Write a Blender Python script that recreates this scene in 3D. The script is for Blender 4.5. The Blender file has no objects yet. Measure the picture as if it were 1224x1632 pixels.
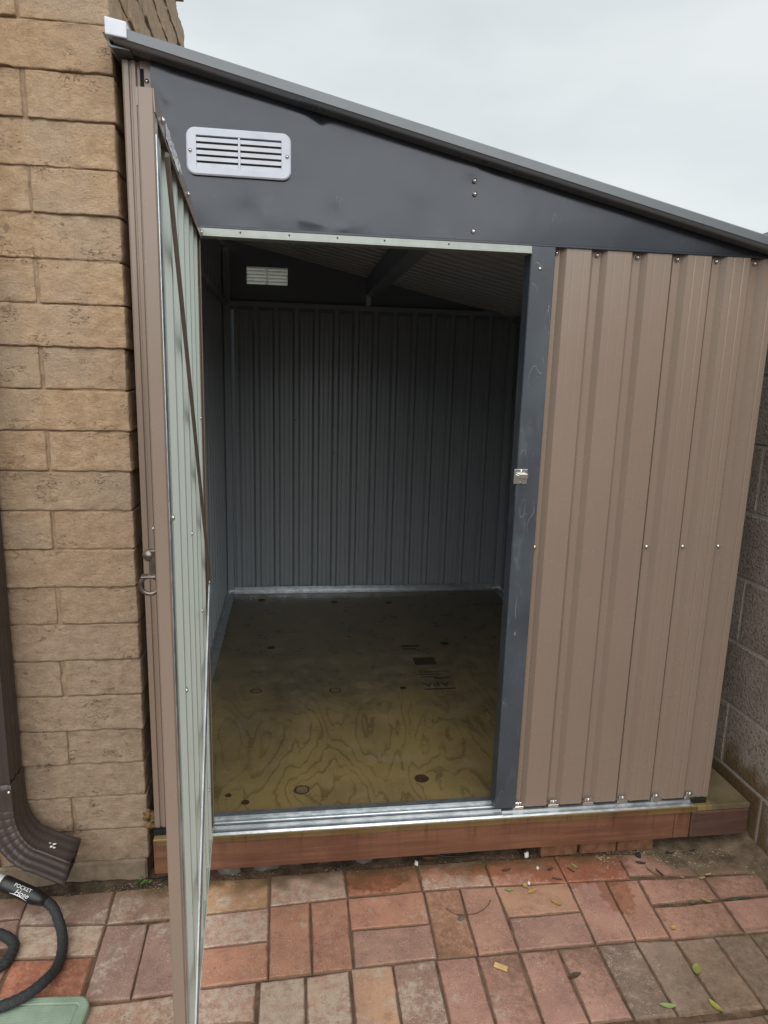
import bpy, bmesh, math, random
from mathutils import Vector, Matrix, noise as mn
random.seed(7)
SC = bpy.context.scene
COL = SC.collection

# ------------------------------------------------------------------ camera
cam = bpy.data.cameras.new('camera')
cam.sensor_fit = 'VERTICAL'; cam.sensor_height = 36.0; cam.sensor_width = 27.0
cam.lens = 1084.6 / 1632 * 36.0
cam.clip_start = 0.02; cam.clip_end = 2000
cam_ob = bpy.data.objects.new('camera', cam); COL.objects.link(cam_ob)
YAW, PITCH, ROLL = -0.1390, -0.1964, -0.0276
R3 = (Matrix.Rotation(YAW, 3, 'Z') @ Matrix.Rotation(PITCH, 3, 'X') @ Matrix.Rotation(ROLL, 3, 'Y'))
cx, cy, cz = R3.col[0], R3.col[1], R3.col[2]
M = Matrix.Identity(4)
for i in range(3):
    M[i][0] = cx[i]; M[i][1] = cz[i]; M[i][2] = -cy[i]
M[0][3], M[1][3], M[2][3] = 0.3734, -1.7623, 1.4364
cam_ob.matrix_world = M
SC.camera = cam_ob

# ------------------------------------------------------------------ sky, sun, exposure
SUN_EL, SUN_AZ = math.radians(46), math.radians(180)      # azimuth clockwise from +Y: behind the camera, a little right
SKY_GREY = (7.0, 7.35, 7.45)
world = bpy.data.worlds.new('World'); SC.world = world; world.use_nodes = True
wt = world.node_tree; wt.nodes.clear()
w_out = wt.nodes.new('ShaderNodeOutputWorld'); w_bg = wt.nodes.new('ShaderNodeBackground')
w_sky = wt.nodes.new('ShaderNodeTexSky'); w_sky.sky_type = 'NISHITA'; w_sky.sun_disc = False
w_sky.sun_elevation = SUN_EL; w_sky.sun_rotation = SUN_AZ
w_tc = wt.nodes.new('ShaderNodeTexCoord'); w_map = wt.nodes.new('ShaderNodeMapping')
w_map.inputs['Scale'].default_value = (1.0, 1.0, 2.6)
w_no = wt.nodes.new('ShaderNodeTexNoise'); w_no.inputs['Scale'].default_value = 1.7
w_no.inputs['Detail'].default_value = 5; w_no.inputs['Roughness'].default_value = 0.5
w_r = wt.nodes.new('ShaderNodeValToRGB')
w_r.color_ramp.elements[0].position = 0.32; w_r.color_ramp.elements[0].color = (0.82, 0.845, 0.875, 1)
w_r.color_ramp.elements[1].position = 0.66; w_r.color_ramp.elements[1].color = (1.10, 1.10, 1.09, 1)
w_mul = wt.nodes.new('ShaderNodeMix'); w_mul.data_type = 'RGBA'; w_mul.blend_type = 'MULTIPLY'
w_mul.inputs[0].default_value = 1.0; w_mul.inputs[6].default_value = (*SKY_GREY, 1)
w_mix = wt.nodes.new('ShaderNodeMix'); w_mix.data_type = 'RGBA'; w_mix.inputs[0].default_value = 0.93
wt.links.new(w_tc.outputs['Generated'], w_map.inputs['Vector']); wt.links.new(w_map.outputs[0], w_no.inputs['Vector'])
wt.links.new(w_no.outputs[0], w_r.inputs[0]); wt.links.new(w_r.outputs[0], w_mul.inputs[7])
wt.links.new(w_sky.outputs[0], w_mix.inputs[6]); wt.links.new(w_mul.outputs[2], w_mix.inputs[7])
wt.links.new(w_mix.outputs[2], w_bg.inputs['Color']); w_bg.inputs['Strength'].default_value = 0.055
wt.links.new(w_bg.outputs[0], w_out.inputs['Surface'])
sun = bpy.data.lights.new('sun', 'SUN'); sun.energy = 1.5; sun.angle = math.radians(80); sun.color = (1.0, 0.97, 0.92)
sun_ob = bpy.data.objects.new('sun', sun); COL.objects.link(sun_ob)
sd = Vector((math.sin(SUN_AZ) * math.cos(SUN_EL), math.cos(SUN_AZ) * math.cos(SUN_EL), math.sin(SUN_EL)))
sun_ob.rotation_euler = sd.to_track_quat('Z', 'Y').to_euler(); sun_ob.location = sd * 20
vs = SC.view_settings; vs.view_transform = 'Standard'; vs.look = 'None'; vs.exposure = 1.0; vs.gamma = 1; vs.use_curve_mapping = False
SC.cycles.max_bounces = 10; SC.cycles.diffuse_bounces = 8

# ------------------------------------------------------------------ helpers
def lin(r, g, b):
    f = lambda c: (c / 255 / 12.92) if c / 255 <= 0.04045 else ((c / 255 + 0.055) / 1.055) ** 2.4
    return (f(r), f(g), f(b), 1.0)

class NT:
    """tiny node-graph writer"""
    def __init__(s, name):
        s.m = bpy.data.materials.new(name); s.m.use_nodes = True
        s.t = s.m.node_tree; s.t.nodes.clear()
        s.out = s.n('ShaderNodeOutputMaterial'); s.b = s.n('ShaderNodeBsdfPrincipled')
        s.l(s.b.outputs[0], s.out.inputs['Surface'])
        s.geo = s.n('ShaderNodeNewGeometry'); s.pos = s.geo.outputs['Position']
    def n(s, k): return s.t.nodes.new(k)
    def l(s, a, b): s.t.links.new(a, b)
    def put(s, inp, v):
        if hasattr(v, 'is_output'): s.l(v, inp)
        else:
            try: inp.default_value = v
            except Exception: inp.default_value = (*v[:3], 1) if len(inp.default_value) == 4 else v[:3]
    def obj(s, out='Object'): return s.n('ShaderNodeTexCoord').outputs[out]
    def info(s, out): return s.n('ShaderNodeObjectInfo').outputs[out]
    def scale(s, v, sc, loc=(0, 0, 0), rot=(0, 0, 0)):
        m = s.n('ShaderNodeMapping'); s.put(m.inputs['Vector'], v)
        m.inputs['Scale'].default_value = sc; m.inputs['Location'].default_value = loc; m.inputs['Rotation'].default_value = rot
        return m.outputs[0]
    def noise(s, v, sc, det=4, rough=0.55, dist=0.0):
        m = s.n('ShaderNodeTexNoise'); s.put(m.inputs['Vector'], v); m.inputs['Scale'].default_value = sc
        m.inputs['Detail'].default_value = det; m.inputs['Roughness'].default_value = rough; m.inputs['Distortion'].default_value = dist
        return m.outputs[0]
    def voro(s, v, sc, feature='F1', out='Distance', rand=1.0):
        m = s.n('ShaderNodeTexVoronoi'); m.feature = feature; s.put(m.inputs['Vector'], v)
        m.inputs['Scale'].default_value = sc; m.inputs['Randomness'].default_value = rand
        return m.outputs[out]
    def math(s, op, a, b=0.0, c=0.0, clamp=False):
        m = s.n('ShaderNodeMath'); m.operation = op; m.use_clamp = clamp
        s.put(m.inputs[0], a); s.put(m.inputs[1], b); s.put(m.inputs[2], c); return m.outputs[0]
    def vmath(s, op, a, b=(0, 0, 0), out=0):
        m = s.n('ShaderNodeVectorMath'); m.operation = op; s.put(m.inputs[0], a); s.put(m.inputs[1], b); return m.outputs[out]
    def step(s, v, lo, hi, a=0.0, b=1.0):
        m = s.n('ShaderNodeMapRange'); m.interpolation_type = 'SMOOTHSTEP'
        s.put(m.inputs[0], v)
        m.inputs[1].default_value = lo; m.inputs[2].default_value = hi; m.inputs[3].default_value = a; m.inputs[4].default_value = b
        return m.outputs[0]
    def mix(s, f, a, b, mode='MIX'):
        m = s.n('ShaderNodeMix'); m.data_type = 'RGBA'; m.blend_type = mode
        s.put(m.inputs[0], f); s.put(m.inputs[6], a); s.put(m.inputs[7], b); return m.outputs[2]
    def xyz(s, v):
        m = s.n('ShaderNodeSeparateXYZ'); s.put(m.inputs[0], v); return m.outputs
    def bump(s, h, strength=0.5, dist=0.004, prev=None):
        m = s.n('ShaderNodeBump'); s.put(m.inputs['Height'], h); m.inputs['Strength'].default_value = strength
        m.inputs['Distance'].default_value = dist
        if prev is not None: s.l(prev, m.inputs['Normal'])
        return m.outputs[0]
    def done(s, col, rough=0.6, metal=0.0, normal=None, spec=0.5):
        s.put(s.b.inputs['Base Color'], col); s.put(s.b.inputs['Roughness'], rough); s.put(s.b.inputs['Metallic'], metal)
        s.b.inputs['Specular IOR Level'].default_value = spec
        if normal is not None: s.l(normal, s.b.inputs['Normal'])
        return s.m

# ------------------------------------------------------------------ materials
def mat_adobe():
    n = NT('adobe_brick')
    rnd = n.info('Random')
    big = n.noise(n.pos, 3.2, 4); mid = n.noise(n.scale(n.pos, (1, 1, 1.3)), 30, 8, 0.72, 0.2)
    grit = n.noise(n.pos, 210, 4, 0.75); g2 = n.voro(n.pos, 190)
    c = n.mix(n.step(mid, 0.34, 0.66), lin(182, 152, 121), lin(210, 181, 149))
    c = n.mix(n.math('MULTIPLY', n.step(big, 0.42, 0.62), 0.7), c, lin(186, 167, 146))
    c = n.mix(n.math('MULTIPLY', n.step(rnd, 0.3, 1.0), 0.35), c, lin(188, 156, 124))
    c = n.mix(n.math('MULTIPLY', n.step(rnd, 0.35, 0.0), 0.35), c, lin(172, 156, 138))
    z = n.xyz(n.pos)[2]
    # lower wall is greyer and darker than the upper courses
    c = n.mix(n.step(n.math('ADD', z, n.math('MULTIPLY', big, 0.5)), 1.75, 0.65), c, n.mix(n.step(mid, 0.3, 0.7), lin(158, 138, 118), lin(184, 163, 141)))
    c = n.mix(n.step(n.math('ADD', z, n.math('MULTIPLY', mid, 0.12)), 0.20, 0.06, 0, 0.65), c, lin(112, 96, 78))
    c = n.mix(n.step(grit, 0.52, 0.72, 0, 0.55), c, n.mix(1.0, c, (0.62, 0.58, 0.54, 1), 'MULTIPLY'))
    c = n.mix(n.step(grit, 0.46, 0.30, 0, 0.35), c, lin(206, 184, 156))
    # torn-clay cracks: short dark wavering lines, and pits
    iso = n.math('ABSOLUTE', n.math('SUBTRACT', n.noise(n.scale(n.pos, (1, 1, 2.2)), 26, 5, 0.6), 0.5))
    crack = n.math('MULTIPLY', n.step(iso, 0.013, 0.003), n.step(n.noise(n.pos, 17, 4), 0.57, 0.65))
    pits = n.math('MULTIPLY', n.step(n.voro(n.scale(n.pos, (1, 1, 1.6)), 48), 0.13, 0.05), n.step(n.noise(n.scale(n.pos, (1, 1, 1), (4, 4, 4)), 11, 3), 0.54, 0.60))
    dk = n.math('MAXIMUM', crack, pits)
    c = n.mix(n.math('MULTIPLY', dk, 0.62), c, lin(98, 78, 60))
    rough = n.noise(n.scale(n.pos, (1, 1, 1.5)), 58, 9, 0.78, 0.3)
    b = n.bump(n.math('SUBTRACT', rough, n.math('MULTIPLY', dk, 0.6)), 0.9, 0.010)
    b = n.bump(grit, 0.7, 0.0022, b)
    return n.done(c, 0.92, 0, b, 0.15)

def mat_mortar():
    n = NT('tan_mortar')
    mid = n.noise(n.pos, 30, 5, 0.6)
    c = n.mix(n.step(mid, 0.3, 0.7), lin(138, 117, 95), lin(164, 142, 118)); c = n.mix(n.step(n.noise(n.pos, 220, 4, .75), 0.5, 0.7, 0, .5), c, lin(104, 86, 68))
    b = n.bump(mid, 0.5, 0.004); b = n.bump(n.noise(n.pos, 220, 3), 0.4, 0.0015, b)
    return n.done(c, 0.92, 0, b, 0.2)

def mat_paint(name, col, rough=0.42, streak=0.0, dust=0.0, spec=0.5, bumpy=0.10, metal=0.0, wav=0.12, tint=0.0):
    n = NT(name)
    lowf = n.noise(n.pos, 2.3, 3); st = n.noise(n.scale(n.pos, (40, 40, 0.7)), 2.2, 4, 0.6)
    c = n.mix(n.math('MULTIPLY', n.step(lowf, 0.35, 0.7), 0.25), col, tuple(min(1, x * 1.18) for x in col[:3]))
    if streak: c = n.mix(n.math('MULTIPLY', n.step(st, 0.50, 0.75), streak), c, tuple(min(1, x * 1.5 + 0.02) for x in col[:3]))
    if dust:
        d = n.math('MULTIPLY', n.step(n.noise(n.pos, 14, 6, 0.7), 0.55, 0.8), dust)
        c = n.mix(d, c, lin(168, 160, 150))
    # scuffs: a few short pale scratches
    sx = n.noise(n.scale(n.pos, (1, 1, 1), rot=(0.3, 0.5, 0.2)), 6.5, 2)
    sc = n.math('ABSOLUTE', n.math('SUBTRACT', n.noise(n.scale(n.pos, (9, 9, 2.2), rot=(0.25, 0.35, 0)), 5, 1), 0.5))
    sm = n.math('MULTIPLY', n.step(sc, 0.003, 0.0005), n.step(sx, 0.66, 0.72))
    c = n.mix(n.math('MULTIPLY', sm, 0.35), c, lin(190, 186, 180))
    b = n.bump(n.noise(n.pos, 420, 2), bumpy, 0.0005)
    b = n.bump(n.noise(n.scale(n.pos, (1, 1, 0.5)), 6, 2), wav, 0.006, b)
    if tint: c = n.mix(n.math('MULTIPLY', n.info('Random'), tint), c, n.mix(1.0, c, (0.80, 0.78, 0.80, 1), 'MULTIPLY'))
    r = n.math('ADD', rough, n.math('MULTIPLY', n.math('SUBTRACT', n.noise(n.pos, 11, 5), 0.5), 0.25))
    return n.done(c, r, metal, b, spec)

def mat_jamb():
    n = NT('dark_blue_grey_scratched_paint')
    c = n.mix(n.step(n.noise(n.pos, 4, 4), 0.35, 0.7), lin(60, 66, 74), lin(74, 82, 90))
    sm = None
    for (sc, rot, lo) in ((5.5, (0.2, 0.5, 0.1), 0.56), (9, (0.1, -0.8, 0.3), 0.60), (3.2, (0.0, 0.12, 0.0), 0.57)):
        v = n.math('ABSOLUTE', n.math('SUBTRACT', n.noise(n.scale(n.pos, (3.4, 3.4, 1.0), (sc, sc, 0), rot), sc * 1.6, 1), 0.5))
        k = n.math('MULTIPLY', n.step(v, 0.0028, 0.0004), n.step(n.noise(n.scale(n.pos, (1, 1, 1), (sc, 0, 0)), 12, 3), lo, lo + 0.06))
        sm = k if sm is None else n.math('MAXIMUM', sm, k)
    haze = n.step(n.noise(n.scale(n.pos, (3, 3, 0.8)), 6, 6, 0.7), 0.52, 0.78, 0, 0.32)
    c = n.mix(haze, c, lin(128, 138, 146)); c = n.mix(n.math('MULTIPLY', sm, 0.45), c, lin(190, 194, 194))
    b = n.bump(n.noise(n.scale(n.pos, (1, 1, 0.4)), 7, 2), 0.2, 0.005)
    return n.done(c, 0.38, 0, b)

def mat_galv():
    n = NT('galvanised_steel')
    f = n.voro(n.pos, 70, 'F1', 'Color'); g = n.noise(n.pos, 26, 4)
    c = n.mix(n.step(g, 0.3, 0.7), (0.46, 0.50, 0.53, 1), (0.62, 0.66, 0.69, 1))
    r = n.math('ADD', 0.30, n.math('MULTIPLY', n.xyz(f)[0], 0.18))
    return n.done(c, r, 0.85, n.bump(n.noise(n.scale(n.pos, (0.6, 4, 4)), 30, 3), 0.12, 0.001))

def mat_chrome():
    n = NT('bright_zinc'); return n.done(n.mix(n.noise(n.pos, 60), (0.62, 0.61, 0.58, 1), (0.82, 0.81, 0.79, 1)), 0.22, 0.95)

def mat_plastic(name, col, rough=0.45, trans=0.0):
    n = NT(name)
    c = n.mix(n.step(n.noise(n.pos, 25, 4), 0.3, 0.75), col, tuple(x * 0.88 for x in col[:3]))
    n.done(c, rough, 0, n.bump(n.noise(n.pos, 160, 2), 0.08, 0.001))
    if trans:
        tr = n.n('ShaderNodeBsdfTranslucent'); n.put(tr.inputs[0], c); mx = n.n('ShaderNodeMixShader'); mx.inputs[0].default_value = trans
        n.l(n.b.outputs[0], mx.inputs[1]); n.l(tr.outputs[0], mx.inputs[2]); n.l(mx.outputs[0], n.out.inputs['Surface'])
    return n.m

KNOTS = [(0.282, 1.305, .020, .55), (0.234, 0.856, .024, .8), (0.554, 0.837, .026, 1.0), (0.839, 0.838, .014, .5), (0.793, 0.188, .024, .5),
         (0.408, 0.162, .025, .9), (0.238, 0.114, .013, .4), (0.185, 0.154, .010, .3), (0.209, 2.009, .02, .5), (0.62, 1.95, .02, .6), (0.93, 1.92, .018, .5), (1.12, 1.30, .02, .7), (0.66, 1.42, .009, .3)]
def mat_plywood():
    n = NT('treated_plywood_face')
    x, y, z = n.xyz(n.pos)
    # the height field whose contour lines are the cathedral grain; it swells round every knot
    h = n.math('ADD', n.math('MULTIPLY', n.noise(n.scale(n.pos, (3.4, 0.85, 1)), 1.0, 3, 0.5, 0.7), 15.0), n.math('MULTIPLY', n.noise(n.scale(n.pos, (9, 2.2, 1)), 1.0, 3), 2.2))
    h = n.math('ADD', h, n.math('MULTIPLY', x, 3.0))
    for (kx, ky, r, a) in KNOTS:
        d = n.vmath('LENGTH', n.vmath('MULTIPLY', n.vmath('SUBTRACT', n.pos, (kx, ky, 0)), (1.0, 0.62, 0.0)), out=1)
        h = n.math('ADD', h, n.math('MULTIPLY', n.math('POWER', 2.718, n.math('MULTIPLY', d, -11.0)), 5.0 * a))
    h = n.math('ADD', h, n.math('MULTIPLY', n.noise(n.pos, 38, 4, 0.6), 0.55))
    fr = n.math('FRACT', h)
    line = n.math('MULTIPLY', n.step(fr, 0.66, 0.94), n.step(fr, 1.0, 0.955))
    fib = n.noise(n.scale(n.pos, (180, 5, 1)), 1.0, 4, 0.6)
    blot = n.noise(n.pos, 3.5, 4); dirt = n.noise(n.pos, 11, 6, 0.65)
    c = n.mix(n.step(blot, 0.35, 0.68), lin(144, 126, 82), lin(126, 110, 74))
    c = n.mix(n.math('MULTIPLY', n.math('MULTIPLY', line, n.step(n.noise(n.pos, 7, 3), 0.3, 0.55, 0.25, 1.0)), 0.50), c, lin(70, 52, 28))
    c = n.mix(n.math('MULTIPLY', n.step(fib, 0.35, 0.75), 0.22), c, lin(104, 84, 46))
    # muddy tread and painted-in dimming towards the back sheet, tan dust in scuffs
    mud_dim = n.step(n.math('ADD', y, n.math('MULTIPLY', n.math('SUBTRACT', blot, 0.5), 1.3)), 0.20, 1.2, 0, 0.68)
    c = n.mix(mud_dim, c, n.mix(n.step(dirt, 0.35, 0.65), lin(76, 71, 62), lin(110, 103, 90)))
    du = n.math('MULTIPLY', n.step(dirt, 0.54, 0.68), 0.45)
    c = n.mix(du, c, lin(142, 128, 104))
    sp = n.math('MULTIPLY', n.step(n.voro(n.pos, 42), 0.13, 0.05), n.step(n.noise(n.pos, 6, 2), 0.55, 0.62))
    c = n.mix(n.math('MULTIPLY', sp, 0.6), c, lin(170, 155, 120))
    c = n.mix(n.step(n.math('ADD', x, n.math('MULTIPLY', blot, 0.04)), 1.665, 1.70, 0, 0.75), c, n.mix(n.step(dirt, 0.35, 0.65), lin(84, 76, 60), lin(112, 102, 80)))
    b = n.bump(line, 0.15, 0.0012); b = n.bump(fib, 0.2, 0.0006, b)
    return n.done(c, n.step(dirt, 0.3, 0.7, 0.24, 0.50), 0, b, 0.5)

def mat_wood(name, c1, c2, axis='x'):
    n = NT(name)
    sc = (1.5, 26, 26) if axis == 'x' else (26, 1.5, 26)
    g = n.noise(n.scale(n.pos, sc), 2.2, 5, 0.6, 0.8); bl = n.noise(n.pos, 6, 4)
    c = n.mix(n.step(g, 0.3, 0.72), c1, c2)
    c = n.mix(n.math('MULTIPLY', n.step(bl, 0.45, 0.7), 0.55), c, lin(92, 52, 34))
    drip = n.math('MULTIPLY', n.step(n.noise(n.scale(n.pos, (30, 30, 1.2)), 1.6, 4), 0.52, 0.7), n.step(n.xyz(n.pos)[2], 0.07, 0.165, 0.1, 0.6))
    c = n.mix(drip, c, lin(70, 44, 30))
    sp = n.math('MULTIPLY', n.step(n.voro(n.pos, 110), 0.16, 0.07), n.step(n.noise(n.pos, 18, 3), 0.52, 0.62))
    c = n.mix(n.math('MULTIPLY', sp, 0.6), c, lin(176, 150, 126))
    return n.done(c, n.step(bl, 0.3, 0.7, 0.5, 0.8), 0, n.bump(g, 0.3, 0.0015))

def mat_paver():
    n = NT('clay_paver')
    oc = n.info('Color'); al = n.info('Alpha')
    m1 = n.noise(n.pos, 9, 5, 0.6); m2 = n.noise(n.pos, 48, 7, 0.75); m3 = n.noise(n.pos, 230, 4, 0.75); m4 = n.noise(n.scale(n.pos, (1, 1, 1), (9, 4, 0)), 24, 6, 0.75)
    c = n.mix(n.step(m1, 0.32, 0.7), n.mix(1.0, oc, (0.82, 0.79, 0.80, 1), 'MULTIPLY'), n.mix(1.0, oc, (1.10, 1.08, 1.04, 1), 'MULTIPLY'))
    c = n.mix(n.step(m4, 0.52, 0.68, 0, 0.6), c, n.mix(1.0, oc, (0.60, 0.55, 0.54, 1), 'MULTIPLY'))
    c = n.mix(n.step(m2, 0.50, 0.66, 0, 0.55), c, lin(178, 150, 130))
    # dust and lime bloom: how much each paver has is in its colour's alpha
    bl = n.noise(n.scale(n.pos, (1, 1, 1), (3.3, 1.7, 0)), 11, 7, 0.72)
    bloom = n.math('MULTIPLY', n.step(n.math('ADD', bl, n.math('MULTIPLY', al, 0.36)), 0.64, 0.76), n.step(n.math('ADD', n.math('MULTIPLY', m2, 0.6), n.math('MULTIPLY', m3, 0.5)), 0.46, 0.62))
    c = n.mix(n.math('MULTIPLY', bloom, 0.85), c, lin(192, 178, 162))
    # sandy specks and dark grains
    speck = n.math('MULTIPLY', n.step(n.voro(n.scale(n.pos, (1, 1.3, 1)), 120), 0.30, 0.16), n.step(n.noise(n.pos, 20, 5, 0.7), 0.46, 0.58))
    c = n.mix(n.math('MULTIPLY', speck, 0.7), c, lin(204, 182, 160))
    c = n.mix(n.step(m3, 0.53, 0.70, 0, 0.55), c, n.mix(1.0, c, (0.52, 0.47, 0.45, 1), 'MULTIPLY'))
    c = n.mix(n.step(m3, 0.45, 0.30, 0, 0.40), c, lin(200, 172, 150))
    dsp = n.math('MULTIPLY', n.step(n.voro(n.scale(n.pos, (1, 1, 1), (5, 2, 0)), 85), 0.20, 0.08), n.step(n.noise(n.pos, 8, 3), 0.5, 0.6))
    c = n.mix(n.math('MULTIPLY', dsp, 0.75), c, lin(78, 58, 46))
    x, y, z = n.xyz(n.pos)
    wob = n.math('MULTIPLY', n.math('SUBTRACT', n.noise(n.pos, 12, 5, 0.6), 0.5), 0.22)
    # sand that has filled the joints and spilt over the worn edges
    c = n.mix(n.math('MULTIPLY', n.step(n.math('ADD', z, n.math('MULTIPLY', n.math('SUBTRACT', m2, 0.5), 0.004)), -0.0003, -0.0022), 0.75), c, lin(104, 82, 66))
    # a wet run-off tongue below the platform, and olive algae along its drip line
    tong = None
    for (wx, wy, rx, ry) in ((1.23, -.045, .17, .085), (1.30, -.16, .050, .09), (0.98, -.035, .16, .030), (.62, -.05, .10, .040)):
        d = n.vmath('LENGTH', n.vmath('MULTIPLY', n.vmath('SUBTRACT', n.pos, (wx, wy, 0)), (1 / rx, 1 / ry, 0)), out=1)
        k = n.step(n.math('ADD', d, n.math('ADD', n.math('MULTIPLY', wob, 3.8), n.math('MULTIPLY', n.math('SUBTRACT', m2, 0.5), 1.0))), 1.08, 0.86)
        tong = k if tong is None else n.math('MAXIMUM', tong, k)
    wet = n.math('MULTIPLY', tong, 0.7)
    c = n.mix(wet, c, n.mix(1.0, c, (0.66, 0.50, 0.40, 1), 'MULTIPLY'))
    alg = n.math('MULTIPLY', n.step(n.math('ADD', y, wob), -0.075, -0.005), n.step(m1, 0.3, 0.6, 0.4, 0.85))
    c = n.mix(alg, c, lin(100, 80, 54))
    # earth stain spread over the right hand corner
    dst = n.math('ADD', n.math('MULTIPLY', n.math('SUBTRACT', x, 1.15), 1.2), n.math('MULTIPLY', n.math('SUBTRACT', -0.26, y), 1.5))
    soil = n.math('MULTIPLY', n.step(n.math('ADD', dst, n.math('MULTIPLY', wob, 2.0)), 0.34, 0.60), n.step(y, -0.318, -0.335))
    c = n.mix(n.math('MULTIPLY', soil, n.step(n.math('ADD', n.math('MULTIPLY', m4, 0.7), n.math('MULTIPLY', m2, 0.4)), 0.40, 0.66, 0.30, 0.9)), c, n.mix(n.step(m2, 0.35, 0.62), lin(104, 88, 72), lin(138, 120, 100)))
    s2 = n.math('MULTIPLY', n.step(n.math('ADD', x, wob), 1.44, 1.62), n.step(n.math('ADD', y, n.math('MULTIPLY', wob, 0.7)), -0.165, -0.105))
    c = n.mix(n.math('MULTIPLY', s2, 0.9), c, lin(116, 100, 80))
    b = n.bump(m2, 0.45, 0.004); b = n.bump(m3, 0.75, 0.002, b)
    r = n.math('SUBTRACT', 0.88, n.math('MULTIPLY', wet, 0.5))
    return n.done(c, r, 0, b, 0.25)

def mat_soil(name='dark_soil', c1=lin(62, 52, 42), c2=lin(118, 103, 84)):
    n = NT(name)
    a = n.noise(n.pos, 18, 6, 0.7); f = n.noise(n.pos, 160, 4, 0.7)
    c = n.mix(n.step(a, 0.3, 0.7), c1, c2); c = n.mix(n.step(f, 0.56, 0.75, 0, 0.5), c, lin(160, 146, 124))
    b = n.bump(f, 0.8, 0.004)
    return n.done(c, 0.95, 0, b, 0.2)

def mat_block():
    n = NT('concrete_block')
    rnd = n.info('Random'); a = n.noise(n.pos, 7, 5); f = n.noise(n.pos, 130, 5, 0.7); g = n.voro(n.pos, 120)
    c = n.mix(n.step(a, 0.3, 0.7), lin(150, 139, 128), lin(174, 163, 151))
    c = n.mix(n.math('MULTIPLY', rnd, 0.3), c, lin(140, 122, 114))
    c = n.mix(n.step(f, 0.50, 0.66, 0, 0.75), c, lin(78, 70, 64)); c = n.mix(n.step(f, 0.45, 0.3, 0, 0.4), c, lin(184, 174, 164))
    x, y, z = n.xyz(n.pos)
    wob = n.math('MULTIPLY', n.math('SUBTRACT', a, 0.5), 0.35)
    # rusty tannin stain soaked up where the platform meets the wall
    st = n.math('MULTIPLY', n.step(n.math('ADD', z, wob), 0.27, 0.17), n.math('MULTIPLY', n.step(n.math('ADD', y, wob), -0.13, -0.05), n.step(y, 0.40, 0.15)))
    c = n.mix(n.math('MULTIPLY', st, 0.85), c, lin(104, 80, 44))
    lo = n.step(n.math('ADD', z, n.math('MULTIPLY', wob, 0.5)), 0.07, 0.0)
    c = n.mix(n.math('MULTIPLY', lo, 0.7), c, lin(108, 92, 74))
    b = n.bump(f, 0.9, 0.005); b = n.bump(g, 0.5, 0.004, b)
    return n.done(c, 0.92, 0, b, 0.2)

def mat_flat(name, col, rough=0.6, metal=0.0, var=0.25, sc=40):
    n = NT(name); k = n.noise(n.pos, sc, 4)
    c = n.mix(n.step(k, 0.3, 0.7), tuple(x * (1 - var) for x in col[:3]), tuple(min(1, x * (1 + var)) for x in col[:3]))
    return n.done(c, rough, metal, n.bump(k, 0.2, 0.001))

def mat_leaf():
    n = NT('dry_leaf'); oc = n.info('Color'); k = n.noise(n.pos, 90, 4)
    c = n.mix(n.step(k, 0.4, 0.75, 0, 0.5), oc, n.mix(1.0, oc, (0.6, 0.5, 0.4, 1), 'MULTIPLY'))
    return n.done(c, 0.6, 0, n.bump(k, 0.3, 0.001))

def mat_hose():
    n = NT('black_woven_hose'); k = n.noise(n.scale(n.pos, (1, 1, 1)), 260, 2); v = n.voro(n.pos, 330)
    c = n.mix(n.step(v, 0.2, 0.6), lin(26, 28, 30), lin(48, 50, 52))
    return n.done(c, 0.75, 0, n.bump(v, 0.6, 0.002))

def mat_mat():
    n = NT('green_foam'); k = n.noise(n.pos, 14, 5); w = n.voro(n.pos, 150, rand=0.15)
    c = n.mix(n.step(k, 0.35, 0.7), lin(128, 148, 130), lin(148, 168, 150))
    c = n.mix(n.step(n.noise(n.pos, 30, 5), 0.58, 0.75, 0, 0.35), c, lin(150, 146, 126))
    return n.done(c, 0.75, 0, n.bump(w, 0.35, 0.002))

ADOBE = mat_adobe(); MORTAR = mat_mortar()
BROWN = mat_paint('brown_coated_steel', lin(142, 126, 113), 0.25, 0.02, 0.04, bumpy=0.05, wav=0.10, tint=0.5)
BACKER = mat_paint('grey_green_panel_backer', lin(204, 215, 208), 0.42, 0.03, 0.0)
INNER = mat_paint('grey_panel_inner_face', lin(152, 160, 165), 0.34, 0.03, 0.0, bumpy=0.05, wav=0.03, tint=0.35)
CHAR = mat_paint('charcoal_coated_steel', lin(56, 60, 67), 0.18, 0.0, 0.03, 0.5, 0.03, 0.42)
CHARIN = mat_paint('charcoal_inner_face', lin(122, 128, 140), 0.42, 0.0, 0.0)
ROOFM = mat_paint('grey_roof_steel', lin(100, 105, 110), 0.30, 0.0, 0.10, 0.5, 0.05, 0.25)
JAMB = mat_jamb(); GALV = mat_galv(); GALVD = mat_flat('weathered_zinc', lin(160, 165, 160), 0.5, 0.55, 0.06); ROOFIN = mat_paint('roof_underside', lin(184, 188, 190), 0.45, 0.0, 0.0); ZINC = mat_chrome()
CHALK = mat_flat('white_plaster', lin(226, 224, 218), 0.8, 0, .06); WHITEP = mat_plastic('white_plastic', lin(214, 220, 230), 0.4)
VENTP = mat_plastic('pale_plastic_vent', lin(198, 204, 216), 0.45)
VENTT = mat_plastic('translucent_plastic_vent', lin(238, 238, 232), 0.45, 0.85)
BRACE = mat_flat('taupe_brace_paint', lin(120, 110, 103), 0.45, 0.2, 0.1)
PLY = mat_plywood()
BEAMW = mat_wood('redwood_stained_beam', lin(102, 67, 50), lin(126, 87, 65))
BEAMD = mat_wood('dark_wet_beam', lin(76, 54, 46), lin(94, 70, 60))
PLYEDGE = mat_wood('plywood_edge', lin(96, 76, 44), lin(122, 98, 58))
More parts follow.
